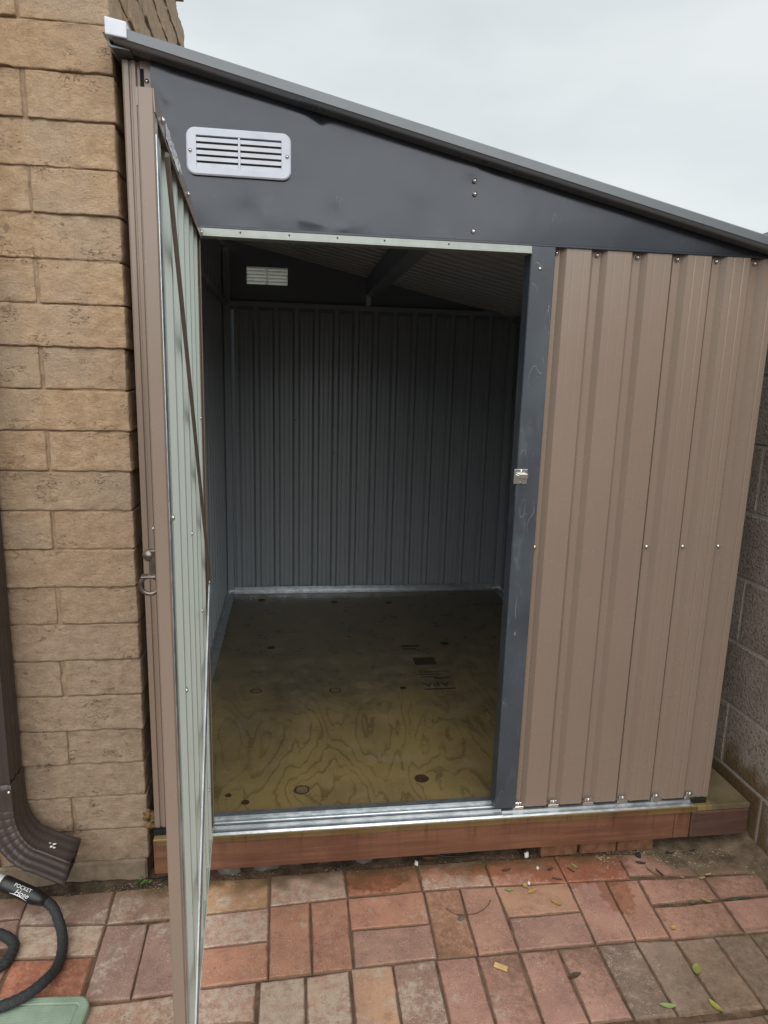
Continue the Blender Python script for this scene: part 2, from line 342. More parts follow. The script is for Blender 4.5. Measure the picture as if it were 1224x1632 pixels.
PAVER = mat_paver(); SOIL = mat_soil('dark_soil', lin(46, 38, 31), lin(88, 76, 62)); SAND = mat_soil('joint_sand', lin(78, 60, 48), lin(128, 104, 86))  # SOIL carries the contact shadow under the beam in its darker colour
DIRT = mat_soil('dry_brown_dirt', lin(84, 72, 58), lin(126, 110, 92))
BLOCK = mat_block(); BMORT = mat_flat('pale_mortar', lin(166, 160, 153), 0.9, 0, 0.12)
SPOUT = mat_paint('dark_brown_downspout_paint', lin(62, 55, 53), 0.36, 0.05, 0.12)
BLACK = mat_flat('black_plastic', lin(30, 31, 33), 0.4, 0, 0.2); BLACKF = mat_flat('black_foam', lin(20, 20, 20), 0.9, 0, 0.3)
LEAF = mat_leaf(); HOSE = mat_hose(); MATG = mat_mat()
FOAM = mat_flat('amber_foam', lin(112, 86, 54), 0.7, 0, 0.3, 60); INK = mat_flat('black_stamp_ink', lin(58, 50, 38), 0.8, 0, 0.3, 90)
PRINT = mat_flat('white_print', lin(225, 226, 226), 0.5, 0, 0.05); KNOTM = mat_flat('dark_knot', lin(58, 40, 24), 0.7, 0, 0.35, 60); PLUG = mat_flat('wood_plug', lin(106, 92, 68), 0.7, 0, 0.25, 90)
SUPB = mat_flat('rough_red_brick', lin(120, 84, 62), 0.9, 0, 0.25, 40); STONE = mat_flat('grey_stone', lin(104, 98, 92), 0.9, 0, 0.25, 60)
FOOT = mat_flat('dusty_footing', lin(120, 106, 90), 0.95, 0, 0.25, 25); GREEN = mat_flat('weed_green', lin(74, 104, 52), 0.6, 0, 0.3, 80)

# ------------------------------------------------------------------ object helpers
def mesh(name, v, f, mats=None, idx=None, smooth=False):
    me = bpy.data.meshes.new(name); me.from_pydata([tuple(p) for p in v], [], f); me.validate()
    for m in (mats if isinstance(mats, (list, tuple)) else [mats]):
        if m: me.materials.append(m)
    if idx: me.polygons.foreach_set('material_index', idx)
    if smooth: me.polygons.foreach_set('use_smooth', [True] * len(me.polygons))
    me.update(); return me
def wm(o):
    m = o.matrix_basis.copy()
    return m if o.parent is None else wm(o.parent) @ o.matrix_parent_inverse @ m
def link(name, me, parent=None, local=False):
    o = bpy.data.objects.new(name, me); COL.objects.link(o)
    if parent is not None:
        o.parent = parent
        o.matrix_parent_inverse = Matrix.Identity(4) if local else wm(parent).inverted()
    return o
def tag(o, label=None, cat=None, group=None, kind=None):
    if label: o['label'] = label
    if cat: o['category'] = cat
    if group: o['group'] = group
    if kind: o['kind'] = kind
    return o
def thing(name, loc, label, cat, group=None):
    o = bpy.data.objects.new(name, None); COL.objects.link(o); o.location = loc; o.empty_display_size = 0.1
    return tag(o, label, cat, group)
def bm_mesh(bm, name, mat, smooth=False):
    bmesh.ops.recalc_face_normals(bm, faces=bm.faces)
    me = bpy.data.meshes.new(name); bm.to_mesh(me); bm.free()
    for m in (mat if isinstance(mat, (list, tuple)) else [mat]): me.materials.append(m)
    if smooth: me.polygons.foreach_set('use_smooth', [True] * len(me.polygons))
    return me
def bm_box(bm, lo, hi, bev=0.0, seg=1):
    r = bmesh.ops.create_cube(bm, size=1)
    for v in r['verts']:
        v.co = Vector([(lo[i] + hi[i]) / 2 + v.co[i] * (hi[i] - lo[i]) for i in range(3)])
    if bev:
        es = list({e for v in r['verts'] for e in v.link_edges})
        bmesh.ops.bevel(bm, geom=es, offset=bev, segments=seg, affect='EDGES', profile=0.6)
def box(name, lo, hi, mat, parent=None, bev=0.002, local=False, seg=1):
    bm = bmesh.new(); bm_box(bm, lo, hi, bev, seg)
    return link(name, bm_mesh(bm, name, mat), parent, local)
def sweep(pts, radius, sides=10, cap=True):
    """tube along a polyline; radius may be a list"""
    n = len(pts); P = [Vector(p) for p in pts]; v = []; f = []
    rad = radius if isinstance(radius, (list, tuple)) else [radius] * n
    t0 = (P[1] - P[0]).normalized(); up = Vector((0, 0, 1)) if abs(t0.z) < 0.9 else Vector((1, 0, 0))
    nrm = (up - t0 * up.dot(t0)).normalized()
    for i in range(n):
        t = (P[min(i + 1, n - 1)] - P[max(i - 1, 0)]).normalized()
        nrm = (nrm - t * nrm.dot(t)).normalized(); b = t.cross(nrm)
        for k in range(sides):
            a = 2 * math.pi * k / sides
            v.append(P[i] + (nrm * math.cos(a) + b * math.sin(a)) * rad[i])
    for i in range(n - 1):
        for k in range(sides):
            a, b2 = i * sides + k, i * sides + (k + 1) % sides
            f.append((a, b2, b2 + sides, a + sides))
    if cap: f.append(tuple(range(sides))[::-1]); f.append(tuple((n - 1) * sides + k for k in range(sides)))
    return v, f
def spline(ctrl, per=10):
    P = [Vector(p) for p in ctrl]; out = []
    for i in range(len(P) - 1):
        a, b, c, d = P[max(i - 1, 0)], P[i], P[i + 1], P[min(i + 2, len(P) - 1)]
        for k in range(per):
            t = k / per
            out.append(0.5 * ((2 * b) + (c - a) * t + (2 * a - 5 * b + 4 * c - d) * t * t + (3 * b - a - 3 * c + d) * t ** 3))
    out.append(P[-1]); return out
def extrude_profile(prof, a, b, mapf, closed=True):
    """prof: list of 2D points; mapf(p, s) -> 3D; from s=a to s=b"""
    n = len(prof); v = [mapf(p, a) for p in prof] + [mapf(p, b) for p in prof]; f = []
    for i in range(n if closed else n - 1):
        j = (i + 1) % n; f.append((i, j, j + n, i + n))
    if closed: f.append(tuple(range(n))[::-1]); f.append(tuple(range(n, 2 * n)))
    return v, f

# screws, shared
def make_screw(r=0.004, h=0.003):
    bm = bmesh.new()
    bmesh.ops.create_cone(bm, cap_ends=True, segments=10, radius1=r, radius2=r * 0.72, depth=h, matrix=Matrix.Translation((0, 0, h / 2)))
    bmesh.ops.create_cone(bm, cap_ends=True, segments=10, radius1=r * 1.35, radius2=r * 1.3, depth=0.0012, matrix=Matrix.Translation((0, 0, 0.0006)))
    return bm_mesh(bm, 'screw', ZINC, True)
SCREW = make_screw(); SCREW_S = make_screw(0.0033, 0.0026)
NEGY = Matrix.Rotation(math.radians(90), 4, 'X')      # +z of the screw -> -y
def screw(p, parent, rot=NEGY, me=None, local=False, name='screw'):
    o = link(name, me or SCREW, parent, local); o.matrix_basis = Matrix.Translation(p) @ rot; return o

# ------------------------------------------------------------------ ground and patio
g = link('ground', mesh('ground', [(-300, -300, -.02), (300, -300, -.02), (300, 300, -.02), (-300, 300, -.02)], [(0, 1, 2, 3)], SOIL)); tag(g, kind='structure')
bed = box('patio', (-1.6, -2.4, -0.018), (1.80, 0.075, -0.0048), SAND, None, 0.0); tag(bed, kind='structure')
def paver(q, col, bloom=0.2, dz=0.0, tilt=(0, 0)):
    """q: four corners (x, y) far-left, far-right, near-right, near-left"""
    Q = [Vector((p[0], p[1], 0)) for p in q]; c = sum(Q, Vector()) / 4
    v = []; N = 6
    ring = []
    for i in range(4):
        a, b = Q[i], Q[(i + 1) % 4]
        for k in range(N): ring.append(a.lerp(b, k / N))
    rr = random.random() * 50
    n = len(ring)
    def lay(inset, z, jig):
        for p in ring:
            d = p - c; L = d.length
            w = 1 - inset / max(L, .01) * 1.25
            j = mn.noise(Vector((p.x * 55 + rr, p.y * 55, z * 90))) * jig
            pp = c + d * (w + j / max(L, .01))
            zz = z + dz + (d.x * tilt[0] + d.y * tilt[1]) * (1 if z > -.01 else 0)
            v.append((pp.x - c.x, pp.y - c.y, zz))
    lay(-0.0008, -0.03, 0); lay(-0.0012, -0.005, .0010); lay(0.0004, -0.0020, .0022); lay(0.0048, 0.0, .0022)
    f = []
    for r in range(3):
        for k in range(n):
            a, b = r * n + k, r * n + (k + 1) % n
            f.append((a, b, b + n, a + n))
    f.append(tuple(3 * n + k for k in range(n)))
    me = mesh('paver', v, f, PAVER)
    o = link('paver', me, bed); o.matrix_basis = Matrix.Translation((c.x, c.y, 0))
    col = [c_ * .76 + g_ * .29 for c_, g_ in zip(col, (164, 142, 131))]
    cl = lin(*col); o.color = (cl[0], cl[1], cl[2], bloom)
    return o
TERRA = (176, 128, 106); ROSE = (172, 128, 114); MAUVE = (160, 122, 110); ORNG = (182, 116, 88); BROWNISH = (148, 122, 108); GREY = (150, 134, 120); PALE = (172, 144, 124)
def rnd_t(): return (random.uniform(-.006, .006), random.uniform(-.006, .006))
PV = [
 ([(.135, .002), (.312, -.004), (.313, -.119), (.142, -.127)], (178, 138, 100), .35), ([(.316, .0), (.529, .004), (.530, -.104), (.319, -.116)], (174, 128, 106), .75),
 ([(.533, .002), (.746, .004), (.746, -.100), (.533, -.102)], (178, 112, 82), .2), ([(.750, .004), (.955, .004), (.951, -.102), (.750, -.100)], (180, 120, 96), .6),
 ([(.958, .002), (1.176, -.006), (1.174, -.113), (.956, -.103)], (178, 118, 94), .3), ([(1.180, -.004), (1.376, -.014), (1.368, -.116), (1.178, -.112)], (172, 112, 88), .25),
 ([(1.380, -.014), (1.586, -.026), (1.582, -.121), (1.372, -.104)], (174, 126, 112), .1), ([(1.590, -.026), (1.79, -.03), (1.79, -.128), (1.586, -.122)], (168, 124, 110), .1),
 ([(.140, -.131), (.314, -.122), (.316, -.232), (.148, -.239)], ROSE, .75), ([(.148, -.243), (.314, -.236), (.318, -.348), (.153, -.354)], (176, 122, 98), .25),
 ([(.318, -.119), (.424, -.113), (.424, -.344), (.322, -.347)], (178, 126, 100), .22), ([(.429, -.113), (.530, -.108), (.526, -.342), (.428, -.343)], (180, 126, 104), .15),
 ([(.534, -.112), (.747, -.106), (.744, -.220), (.533, -.219)], (182, 126, 102), .35), ([(.534, -.224), (.744, -.225), (.740, -.331), (.530, -.338)], (164, 126, 112), .15),
 ([(.752, -.104), (.853, -.105), (.845, -.332), (.743, -.333)], (182, 132, 104), .15), ([(.857, -.105), (.956, -.109), (.952, -.330), (.849, -.334)], (172, 128, 110), .12),
 ([(.960, -.110), (1.175, -.115), (1.169, -.221), (.962, -.221)], (182, 138, 112), .12), ([(.963, -.225), (1.169, -.226), (1.161, -.330), (.956, -.330)], MAUVE, .15),
 ([(1.179, -.115), (1.288, -.119), (1.272, -.331), (1.165, -.331)], (172, 128, 114), .1), ([(1.292, -.119), (1.387, -.122), (1.368, -.332), (1.276, -.332)], (180, 132, 112), .15),
 ([(1.392, -.124), (1.592, -.132), (1.586, -.217), (1.382, -.217)], (180, 132, 114), .1), ([(1.380, -.231), (1.588, -.229), (1.580, -.338), (1.372, -.338)], (182, 136, 116), .15),
 ([(1.596, -.133), (1.81, -.135), (1.81, -.216), (1.590, -.217)], (176, 132, 116), .15), ([(1.592, -.229), (1.81, -.224), (1.81, -.340), (1.584, -.340)], (178, 132, 116), .1),
 ([(.156, -.359), (.291, -.355), (.292, -.455), (.152, -.452)], (166, 128, 112), .75), ([(.150, -.457), (.292, -.460), (.293, -.560), (.146, -.560)], ORNG, .3),
 ([(.302, -.353), (.407, -.350), (.405, -.560), (.302, -.562)], PALE, .85), ([(.412, -.352), (.514, -.346), (.512, -.556), (.410, -.560)], (174, 138, 118), .8),
 ([(.522, -.341), (.623, -.341), (.620, -.548), (.520, -.552)], (188, 146, 116), .5), ([(.628, -.341), (.732, -.337), (.728, -.546), (.626, -.548)], (142, 114, 100), .55),
 ([(.738, -.336), (.839, -.336), (.833, -.546), (.734, -.546)], ROSE, .25), ([(.844, -.337), (.951, -.336), (.943, -.546), (.838, -.546)], ROSE, .2),
 ([(.956, -.336), (1.055, -.336), (1.050, -.544), (.948, -.545)], (168, 126, 114), .15), ([(1.060, -.336), (1.161, -.336), (1.156, -.543), (1.056, -.543)], (178, 136, 122), .12),
 ([(1.166, -.337), (1.268, -.337), (1.262, -.546), (1.162, -.546)], (122, 108, 96), .35), ([(1.273, -.337), (1.376, -.342), (1.370, -.548), (1.268, -.548)], (140, 122, 108), .3),
 ([(1.381, -.343), (1.487, -.343), (1.480, -.550), (1.376, -.550)], (158, 132, 112), .2), ([(1.492, -.343), (1.588, -.345), (1.584, -.552), (1.486, -.552)], (132, 116, 104), .3),
 ([(1.594, -.344), (1.70, -.345), (1.70, -.55), (1.590, -.55)], (132, 116, 102), .2), ([(1.705, -.345), (1.81, -.346), (1.81, -.55), (1.704, -.55)], (150, 130, 116), .3),
 # left of the door
 ([(-.556, -.006), (-.346, -.016), (-.338, -.090), (-.550, -.090)], (140, 116, 106), .2), ([(-.550, -.095), (-.338, -.095), (-.318, -.185), (-.540, -.19)], (138, 112, 102), .2),
 ([(-.341, -.014), (-.117, -.015), (-.110, -.131), (-.334, -.112)], (146, 122, 110), .45), ([(-.112, -.016), (.128, -.008), (.130, -.128), (-.107, -.134)], (138, 114, 98), .5),
 ([(-.330, -.117), (-.110, -.136), (-.109, -.232), (-.309, -.222)], (178, 152, 132), .8), ([(-.309, -.227), (-.113, -.237), (-.111, -.349), (-.298, -.349)], (190, 112, 84), .05),
 ([(-.104, -.141), (-.001, -.145), (.003, -.368), (-.100, -.365)], (148, 122, 112), .35), ([(.004, -.145), (.134, -.136), (.142, -.360), (.008, -.366)], (150, 122, 112), .3),
 ([(-.094, -.378), (.145, -.366), (.142, -.470), (-.092, -.482)], (174, 138, 120), .6), ([(-.092, -.487), (.140, -.476), (.140, -.585), (-.092, -.590)], ROSE, .4),
 ([(-.318, -.354), (-.100, -.372), (-.098, -.47), (-.318, -.46)], ROSE, .3), ([(-.318, -.465), (-.098, -.475), (-.098, -.585), (-.318, -.58)], TERRA, .3),
 ([(-.530, -.195), (-.312, -.232), (-.312, -.34), (-.530, -.33)], MAUVE, .3), ([(-.530, -.335), (-.322, -.345), (-.322, -.46), (-.530, -.45)], TERRA, .3),
]
for q, c, bl in PV: paver(q, c, bl, random.uniform(-.0012, .0012), rnd_t())
pal = [TERRA, ROSE, MAUVE, ORNG, PALE, BROWNISH]
# the same patio carries on towards and behind the camera: rows of stretchers and headers
yy = -0.566; row = 0
while yy > -2.3:
    x = -1.5 + (0.1 if row % 2 else 0)
    h = 0.105 if row % 2 == 0 else 0.21; w = 0.212 if row % 2 == 0 else 0.105
    while x < 1.78:
        j = lambda: random.uniform(-.0015, .0015)
        top = yy - (.030 if x < .15 else 0); 
        paver([(x + .002, top - .002 + j()), (min(x + w, 1.80) - .002, top - .002 + j()), (min(x + w, 1.80) - .002, yy - h + .002), (x + .002, yy - h + .002)], random.choice(pal), random.uniform(.1, .6), random.uniform(-.001, .001), rnd_t())
        x += w
    yy -= h + .002; row += 1
for (x0, y0) in [(-.77, -.01), (-.77, -.22), (-.77, -.40), (-.99, -.01), (-.99, -.22), (-.99, -.40)]:
    paver([(x0, y0), (x0 + .205, y0), (x0 + .205, y0 - .10), (x0, y0 - .10)], random.choice(pal), .3); paver([(x0, y0 - .105), (x0 + .205, y0 - .105), (x0 + .205, y0 - .20), (x0, y0 - .20)], random.choice(pal), .3)

# dirt that has washed over the bricks: height fields that dip in and out of the paver tops
def dirt(name, x0, x1, y0, y1, f, res=.007, mat=DIRT, seed=0.0, rough=.004):
    nx, ny = int((x1 - x0) / res), int((y1 - y0) / res); v = []; fc = []
    for j in range(ny + 1):
        for i in range(nx + 1):
            x, y = x0 + (x1 - x0) * i / nx, y0 + (y1 - y0) * j / ny
            e = min(i, nx - i, j, ny - j) / 5
            P = Vector((x, y, seed))
            h = f(x, y) + mn.fractal(P * 14, .9, 2.1, 4) * rough * 1.5 + mn.noise(P * 190) * rough * .35
            v.append((x, y, min(h, .07) if e >= 1 else min(h, .07) - (1 - e) * .02))
    for j in range(ny):
        for i in range(nx):
            a = j * (nx + 1) + i
            if max(v[a][2], v[a + 1][2], v[a + nx + 1][2], v[a + nx + 2][2]) > -.012: fc.append((a, a + 1, a + nx + 2, a + nx + 1))
    o = link(name, mesh(name, v, fc, mat, None, True)); tag(o, kind='stuff'); return o
sm = lambda a, b, t: max(0, min(1, (t - a) / (b - a)))
def f_right(x, y):
    a = sm(1.44, 1.60, x) * sm(-.135, -.075, y) * .012
    wall = sm(1.74, 1.82, x + .02 * mn.noise(Vector((y * 9, 0, 3)))) * .035
    under = sm(-.035, .0, y) * sm(1.35, 1.5, x) * .010
    return -.0085 + a + wall + under
dirt('dirt', 1.20, 1.835, -.60, .10, f_right, seed=1.3)
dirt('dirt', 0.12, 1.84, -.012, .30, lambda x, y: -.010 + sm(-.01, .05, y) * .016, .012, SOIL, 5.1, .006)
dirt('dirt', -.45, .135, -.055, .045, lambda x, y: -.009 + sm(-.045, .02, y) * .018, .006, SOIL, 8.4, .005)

# ------------------------------------------------------------------ house of slump brick
house = thing('brick_house', (-.83, .53, 0), 'corner of a tan slump-brick house left of the metal shed', 'house')
def slump(L, D, H, seed):
    """rough slumped brick, front at y=0 facing -y, right end at x=0, base at z=0"""
    bm = bmesh.new(); bmesh.ops.create_cube(bm, size=1)
    nl, nd, nh = max(4, int(L / .011)), max(3, int(D / .028)), 10
    bm.free()
    TS = [0, .02, .06, .17, .32, .48, .64, .80, .93, .98, 1]; US = [i / nl for i in range(nl + 1)]; US[1] = .003 / L; US[-2] = 1 - .003 / L
    vs, fs, ix = [], [], {}
    def vid(i, j, k):
        key = (i, j, k)
        if key not in ix:
            u, w, t = US[i], j / nd, TS[k]
            P = Vector((-L + L * u, D * w, H * t)); S = Vector((P.x + seed * 3.1, P.y + seed, P.z))
            # rounded, ragged edges
            r = .004
            dx, dy, dz = min(u, 1 - u) * L, min(w, 1 - w) * D, min(t, 1 - t) * H
            n = Vector(((-1 if u < .5 else 1) * max(0, 1 - dx / r), (-1 if w < .5 else 1) * max(0, 1 - dy / r), (-1 if t < .5 else 1) * max(0, 1 - dz / r)))
            pull = max(0, n.length - 1) * .0022
            rag = .0022 * mn.fractal(Vector((S.x * 34, S.y * 34, S.z * 8 + seed)), .8, 2.2, 4)
            out = .0036 * mn.fractal(Vector((S.x * 34, S.y * 34, S.z * 55)), .7, 2.2, 5) + .0022 * mn.noise(S * 8)
            sag = .003 * (1 - t) ** 4 * max(0, .6 + mn.noise(Vector((S.x * 12, S.y * 12, 3))))
            if j == 0: P.y -= out + sag; 
            if i == nl: P.x += (out + sag) * .7
            if k == 0: P.z += rag * 1.4 - .0015
            if k == nh: P.z += rag * .6
            if i == 0: P.x += rag
            if n.length > 1: P -= n.normalized() * pull
            ix[key] = len(vs); vs.append(P)
        return ix[key]
    def quad(a, b, c, d): fs.append((vid(*a), vid(*b), vid(*c), vid(*d)))
    for i in range(nl):
        for k in range(nh): quad((i, 0, k), (i + 1, 0, k), (i + 1, 0, k + 1), (i, 0, k + 1)); quad((i, nd, k), (i, nd, k + 1), (i + 1, nd, k + 1), (i + 1, nd, k))
        for j in range(nd): quad((i, j, 0), (i, j + 1, 0), (i + 1, j + 1, 0), (i + 1, j, 0)); quad((i, j, nh), (i + 1, j, nh), (i + 1, j + 1, nh), (i, j + 1, nh))
    for j in range(nd):
        for k in range(nh): quad((nl, j, k), (nl, j + 1, k), (nl, j + 1, k + 1), (nl, j, k + 1)); quad((0, j, k), (0, j, k + 1), (0, j + 1, k + 1), (0, j + 1, k))
    return mesh('brick', vs, fs, ADOBE, None, True)
BH = .0970
LONG = [slump(.392, .195, BH, 1.7 * s + .3) for s in range(7)]; SHORT = [slump(.193, .392, BH, 2.3 * s + 11) for s in range(7)]; HALFD = [slump(.392, .10, BH, 1.9 * s + 31) for s in range(6)]
HX, HY, ZB0, CH = -.030, .031, .0632, .1016
mo = box('mortar', (-1.62, HY + .0045, -.02), (HX - .006, HY + .995, ZB0 + 29 * CH), MORTAR, house, 0)
def put_brick(me, x, y, z, rz=0):
    o = link('brick', me, house); o.matrix_basis = Matrix.Translation((x, y, z)) @ Matrix.Rotation(rz + random.uniform(-.006, .006), 4, 'Z')
for k in range(29):
    z = ZB0 + k * CH + .0025; jig = lambda: random.uniform(-.003, .003)
    if k % 2 == 1:      # short face at the corner, as the joints show
        put_brick(SHORT[(k * 3) % 7], HX + jig(), HY + jig(), z)
        for i in range(3): put_brick(HALFD[(k + 2 * i) % 6], HX - .202 - i * .402 + jig(), HY + jig(), z)
        if k > 17:      # the end wall running back, seen only above the shed roof
            put_brick(HALFD[(k + 1) % 6], HX, HY + .404, z, math.pi / 2); bpy.context.view_layer
            put_brick(HALFD[(k + 3) % 6], HX, HY + .404 + .40, z, math.pi / 2)
    else:
        put_brick(LONG[(k * 2 + 1) % 7], HX + jig(), HY + jig(), z)
        for i in range(1, 4): put_brick(HALFD[(k + 3 * i) % 6], HX - i * .402 + jig(), HY + jig(), z)
        if k > 17:
            put_brick(HALFD[(k + 2) % 6], HX, HY + .206, z, math.pi / 2)
            put_brick(HALFD[(k + 4) % 6], HX, HY + .206 + .40, z, math.pi / 2)
# bricks turned through 90 degrees have their right end at +y: shift them so they start where they should
for o in list(house.children):
    if o.name.startswith('brick') and abs(o.matrix_basis.to_euler().z) > 1:
        o.matrix_basis = Matrix.Translation((0, .392, 0)) @ o.matrix_basis
box('footing', (-1.62, HY - .010, -.05), (HX - .004, HY + .3, ZB0 + .002), FOOT, house, .006)
def blob(name, c, r, mat, parent=None, sq=(1, 1, 1), seed=0, amp=.3, sub=2):
    bm = bmesh.new(); bmesh.ops.create_icosphere(bm, subdivisions=sub, radius=1)
    for v in bm.verts:
        d = 1 + amp * mn.noise(v.co * 1.7 + Vector((seed, 0, 0)))
        v.co = Vector((c[0] + v.co.x * r * sq[0] * d, c[1] + v.co.y * r * sq[1] * d, c[2] + v.co.z * r * sq[2] * d))
    return link(name, bm_mesh(bm, name, mat, True), parent)
blob('foam_bead', (-.022, .023, .205), .015, FOAM, house, (1.2, .45, .9), 1.2, .9, 3); blob('foam_bead', (-.020, .024, .172), .012, FOAM, house, (1.3, .45, .7), 4.2, .9, 3)
blob('foam_bead', (-.012, .026, .19), .009, FOAM, house, (1, .5, 1.4), 6.2, .9, 3)

# ------------------------------------------------------------------ concrete block wall on the right
WX = 1.828
cwall = thing('block_wall', (WX + .08, 1.2, 0), 'grey-brown concrete block wall with pale mortar joints right of the shed', 'wall')
box('mortar', (WX + .0025, -2.2, -.05), (WX + .19, 5.0, 1.905), BMORT, cwall, 0)
bmB = bmesh.new(); bm_box(bmB, (0, 0, 0), (.195, .3975, .2035), .003, 2); BLK = bm_mesh(bmB, 'block', BLOCK)
for k in range(9):
    z = -.033 + k * .2148; y = -2.2 + (.13 if k % 2 == 0 else -.074)
    while y < 5.0:
        o = link('block', BLK, cwall); o.matrix_basis = Matrix.Translation((WX + random.uniform(-.001, .001), y, z + .004)); y += .408

# ------------------------------------------------------------------ wooden platform
PZ = .166; PF = -.034
plat = thing('wood_platform', (.9, 1.1, .06), 'low timber platform with plywood top carrying the metal shed', 'platform')
pd = box('plywood_deck', (-.002, PF, PZ - .018), (1.792, 2.5, PZ), [PLY], plat, .0015)
box('plywood_edge', (-.001, PF - .0035, PZ - .0185), (1.1915, PF - .0005, PZ - .0015), PLYEDGE, plat, .0008); box('plywood_edge', (1.1935, PF - .0035, PZ - .0185), (1.615, PF - .0005, PZ - .001), PLYEDGE, plat, .0008)
box('front_beam', (-.002, PF, .058), (1.545, PF + .038, PZ - .0185), BEAMW, plat, .003)
box('beam_end_block', (1.5465, PF + .001, .0585), (1.597, PF + .038, PZ - .0185), BEAMW, plat, .002)
box('beam_end_block', (1.599, PF - .003, .060), (1.790, PF + .038, PZ - .0188), BEAMD, plat, .003)
box('side_beam', (-.004, PF + .039, .058), (.034, 2.5, PZ - .0185), BEAMW, plat, .002); box('side_beam', (1.752, PF + .039, .058), (1.790, 2.5, PZ - .0185), BEAMD, plat, .002)
for x in (.42, .84, 1.26): box('joist', (x, PF + .039, .058), (x + .038, 2.5, PZ - .0185), BEAMD, plat, .002)
def disc(name, x, y, z, rx, ry, mat, parent, h=.0012, seg=18, rot=0.0, jag=.12):
    v = []; n = seg
    for zz in (z, z + h):
        for k in range(n):
            a = 2 * math.pi * k / n; r = 1 + jag * mn.noise(Vector((math.cos(a) * 1.4 + x * 9, math.sin(a) * 1.4 + y * 9, 0)))
            px, py = math.cos(a) * rx * r, math.sin(a) * ry * r
            v.append((x + px * math.cos(rot) - py * math.sin(rot), y + px * math.sin(rot) + py * math.cos(rot), zz))
    f = [tuple(n + k for k in range(n))] + [(k, (k + 1) % n, n + (k + 1) % n, n + k) for k in range(n)]
    return link(name, mesh(name, v, f, mat), parent)
for i, (kx, ky, r, a) in enumerate(KNOTS):
    disc('knot', kx, ky, PZ + .0003, r, r * .92, KNOTM, pd, .0006)
    if r > .019: disc('knot', kx + .001, ky - .001, PZ + .0010, r * .74, r * .70, PLUG if i in (1, 5, 2) else KNOTM, pd, .0006)
# faded mill stamp, read from the back of the shed
def text_mesh(s, size, mat, name, ext=.0003):
    cu = bpy.data.curves.new(name, 'FONT'); cu.body = s; cu.size = size; cu.align_x = 'CENTER'; cu.align_y = 'CENTER'; cu.extrude = ext
    ob = bpy.data.objects.new(name, cu); COL.objects.link(ob)
    dg = bpy.context.evaluated_depsgraph_get(); me = bpy.data.meshes.new_from_object(ob.evaluated_get(dg)); bpy.data.objects.remove(ob)
    me.materials.clear(); me.materials.append(mat); me.name = name; return me
st = link('stamp_lettering', text_mesh('APA', .062, INK, 'stamp_lettering'), pd)
st.matrix_basis = Matrix.Translation((.985, .862, PZ + .0006)) @ Matrix.Rotation(math.pi, 4, 'Z')
for (x0, x1, y0, y1) in [(.925, 1.06, .812, .824), (.985, 1.06, .915, .925), (.93, 1.0, .93, .938), (.93, 1.02, .957, .963), (.94, 1.07, .985, .990), (.93, 1.03, 1.06, 1.14), (.90, .965, 1.24, 1.25), (.90, .99, 1.27, 1.29)]:
    box('stamp_bar', (x0, y0, PZ + .0003), (x1, y1, PZ + .0009), INK, pd, 0)
# loose bricks the platform is packed up on
for i, (x0, lb) in enumerate([(1.135, 'leftmost of the three red bricks packed under the platform beam'), (1.262, 'middle of the three red bricks packed under the platform beam'), (1.386, 'rightmost of the three red bricks packed under the platform beam')]):
    o = box('brick', (x0, -.004, .0), (x0 + .118, .09, .0565), SUPB, None, .004); tag(o, lb, 'brick', 'bricks packed under the platform')

# ------------------------------------------------------------------ the metal shed
SW, SD = 1.660, 2.153
shed = thing('metal_shed', (.83, 1.08, PZ), 'brown lean-to metal shed with charcoal trim and its door open', 'shed')
ZW = 1.772
roof_t = lambda x: 2.163 - .2165 * x      # top of the roof edge
roof_u = lambda x: 2.126 - .2125 * x     # underside of the roof edge
PER = .1103; V0 = 1.0475
def prof(u0, u1, c0, inv=False, deep=.016, fl=.0012):
    """rib profile points (u, d): narrow valleys at c0 + k*PER, raised pans with two fine flutes between"""
    pts = []
    k = math.floor((u0 - c0) / PER) - 1
    while c0 + k * PER < u1 + PER:
        c = c0 + k * PER; m = c + PER / 2
        pts += [(c - .010, 0), (c + .010, 0), (c + .0225, deep), (m - .017, deep), (m - .014, deep - fl), (m - .011, deep), (m + .011, deep), (m + .014, deep - fl), (m + .017, deep), (c + PER - .0225, deep)]
        k += 1
    pts.sort()
    def at(u):
        for a, b in zip(pts, pts[1:]):
            if a[0] <= u <= b[0]: return a[1] + (b[1] - a[1]) * (u - a[0]) / max(1e-9, b[0] - a[0])
        return 0
    return [(u0, at(u0))] + [p for p in pts if u0 + .0008 < p[0] < u1 - .0008] + [(u1, at(u1))]
def sheet(name, parent, o, ud, nd, u0, u1, c0, z0, z1, mo_, mi, t=.0011, local=False, ztop=None, fl=.0012, deep=.0155):
    """ribbed sheet: o + ud*u + nd*d ; nd points out of the shed"""
    P = prof(u0, u1, c0, False, deep, fl); n = len(P); v = []; o = Vector(o); ud = Vector(ud); nd = Vector(nd)
    for side in (0, 1):
        for zi in (0, 1):
            for (u, d) in P:
                q = o + ud * u + nd * (d - side * t); q.z = (z0 if zi == 0 else (ztop(q.x) if ztop else z1)); v.append(q)
    f, ix = [], []
    for i in range(n - 1):
        f.append((i, i + 1, n + i + 1, n + i)); ix.append(0)
        f.append((2 * n + i, 3 * n + i, 3 * n + i + 1, 2 * n + i + 1)); ix.append(1)
        f.append((i, 2 * n + i, 2 * n + i + 1, i + 1)); ix.append(0); f.append((n + i, n + i + 1, 3 * n + i + 1, 3 * n + i)); ix.append(0)
    f.append((0, n, 3 * n, 2 * n)); ix.append(0); f.append((n - 1, 3 * n - 1, 4 * n - 1, 2 * n - 1)); ix.append(0)
    return link(name, mesh(name, v, f, [mo_, mi], ix), parent, local)
ZS = PZ + .014
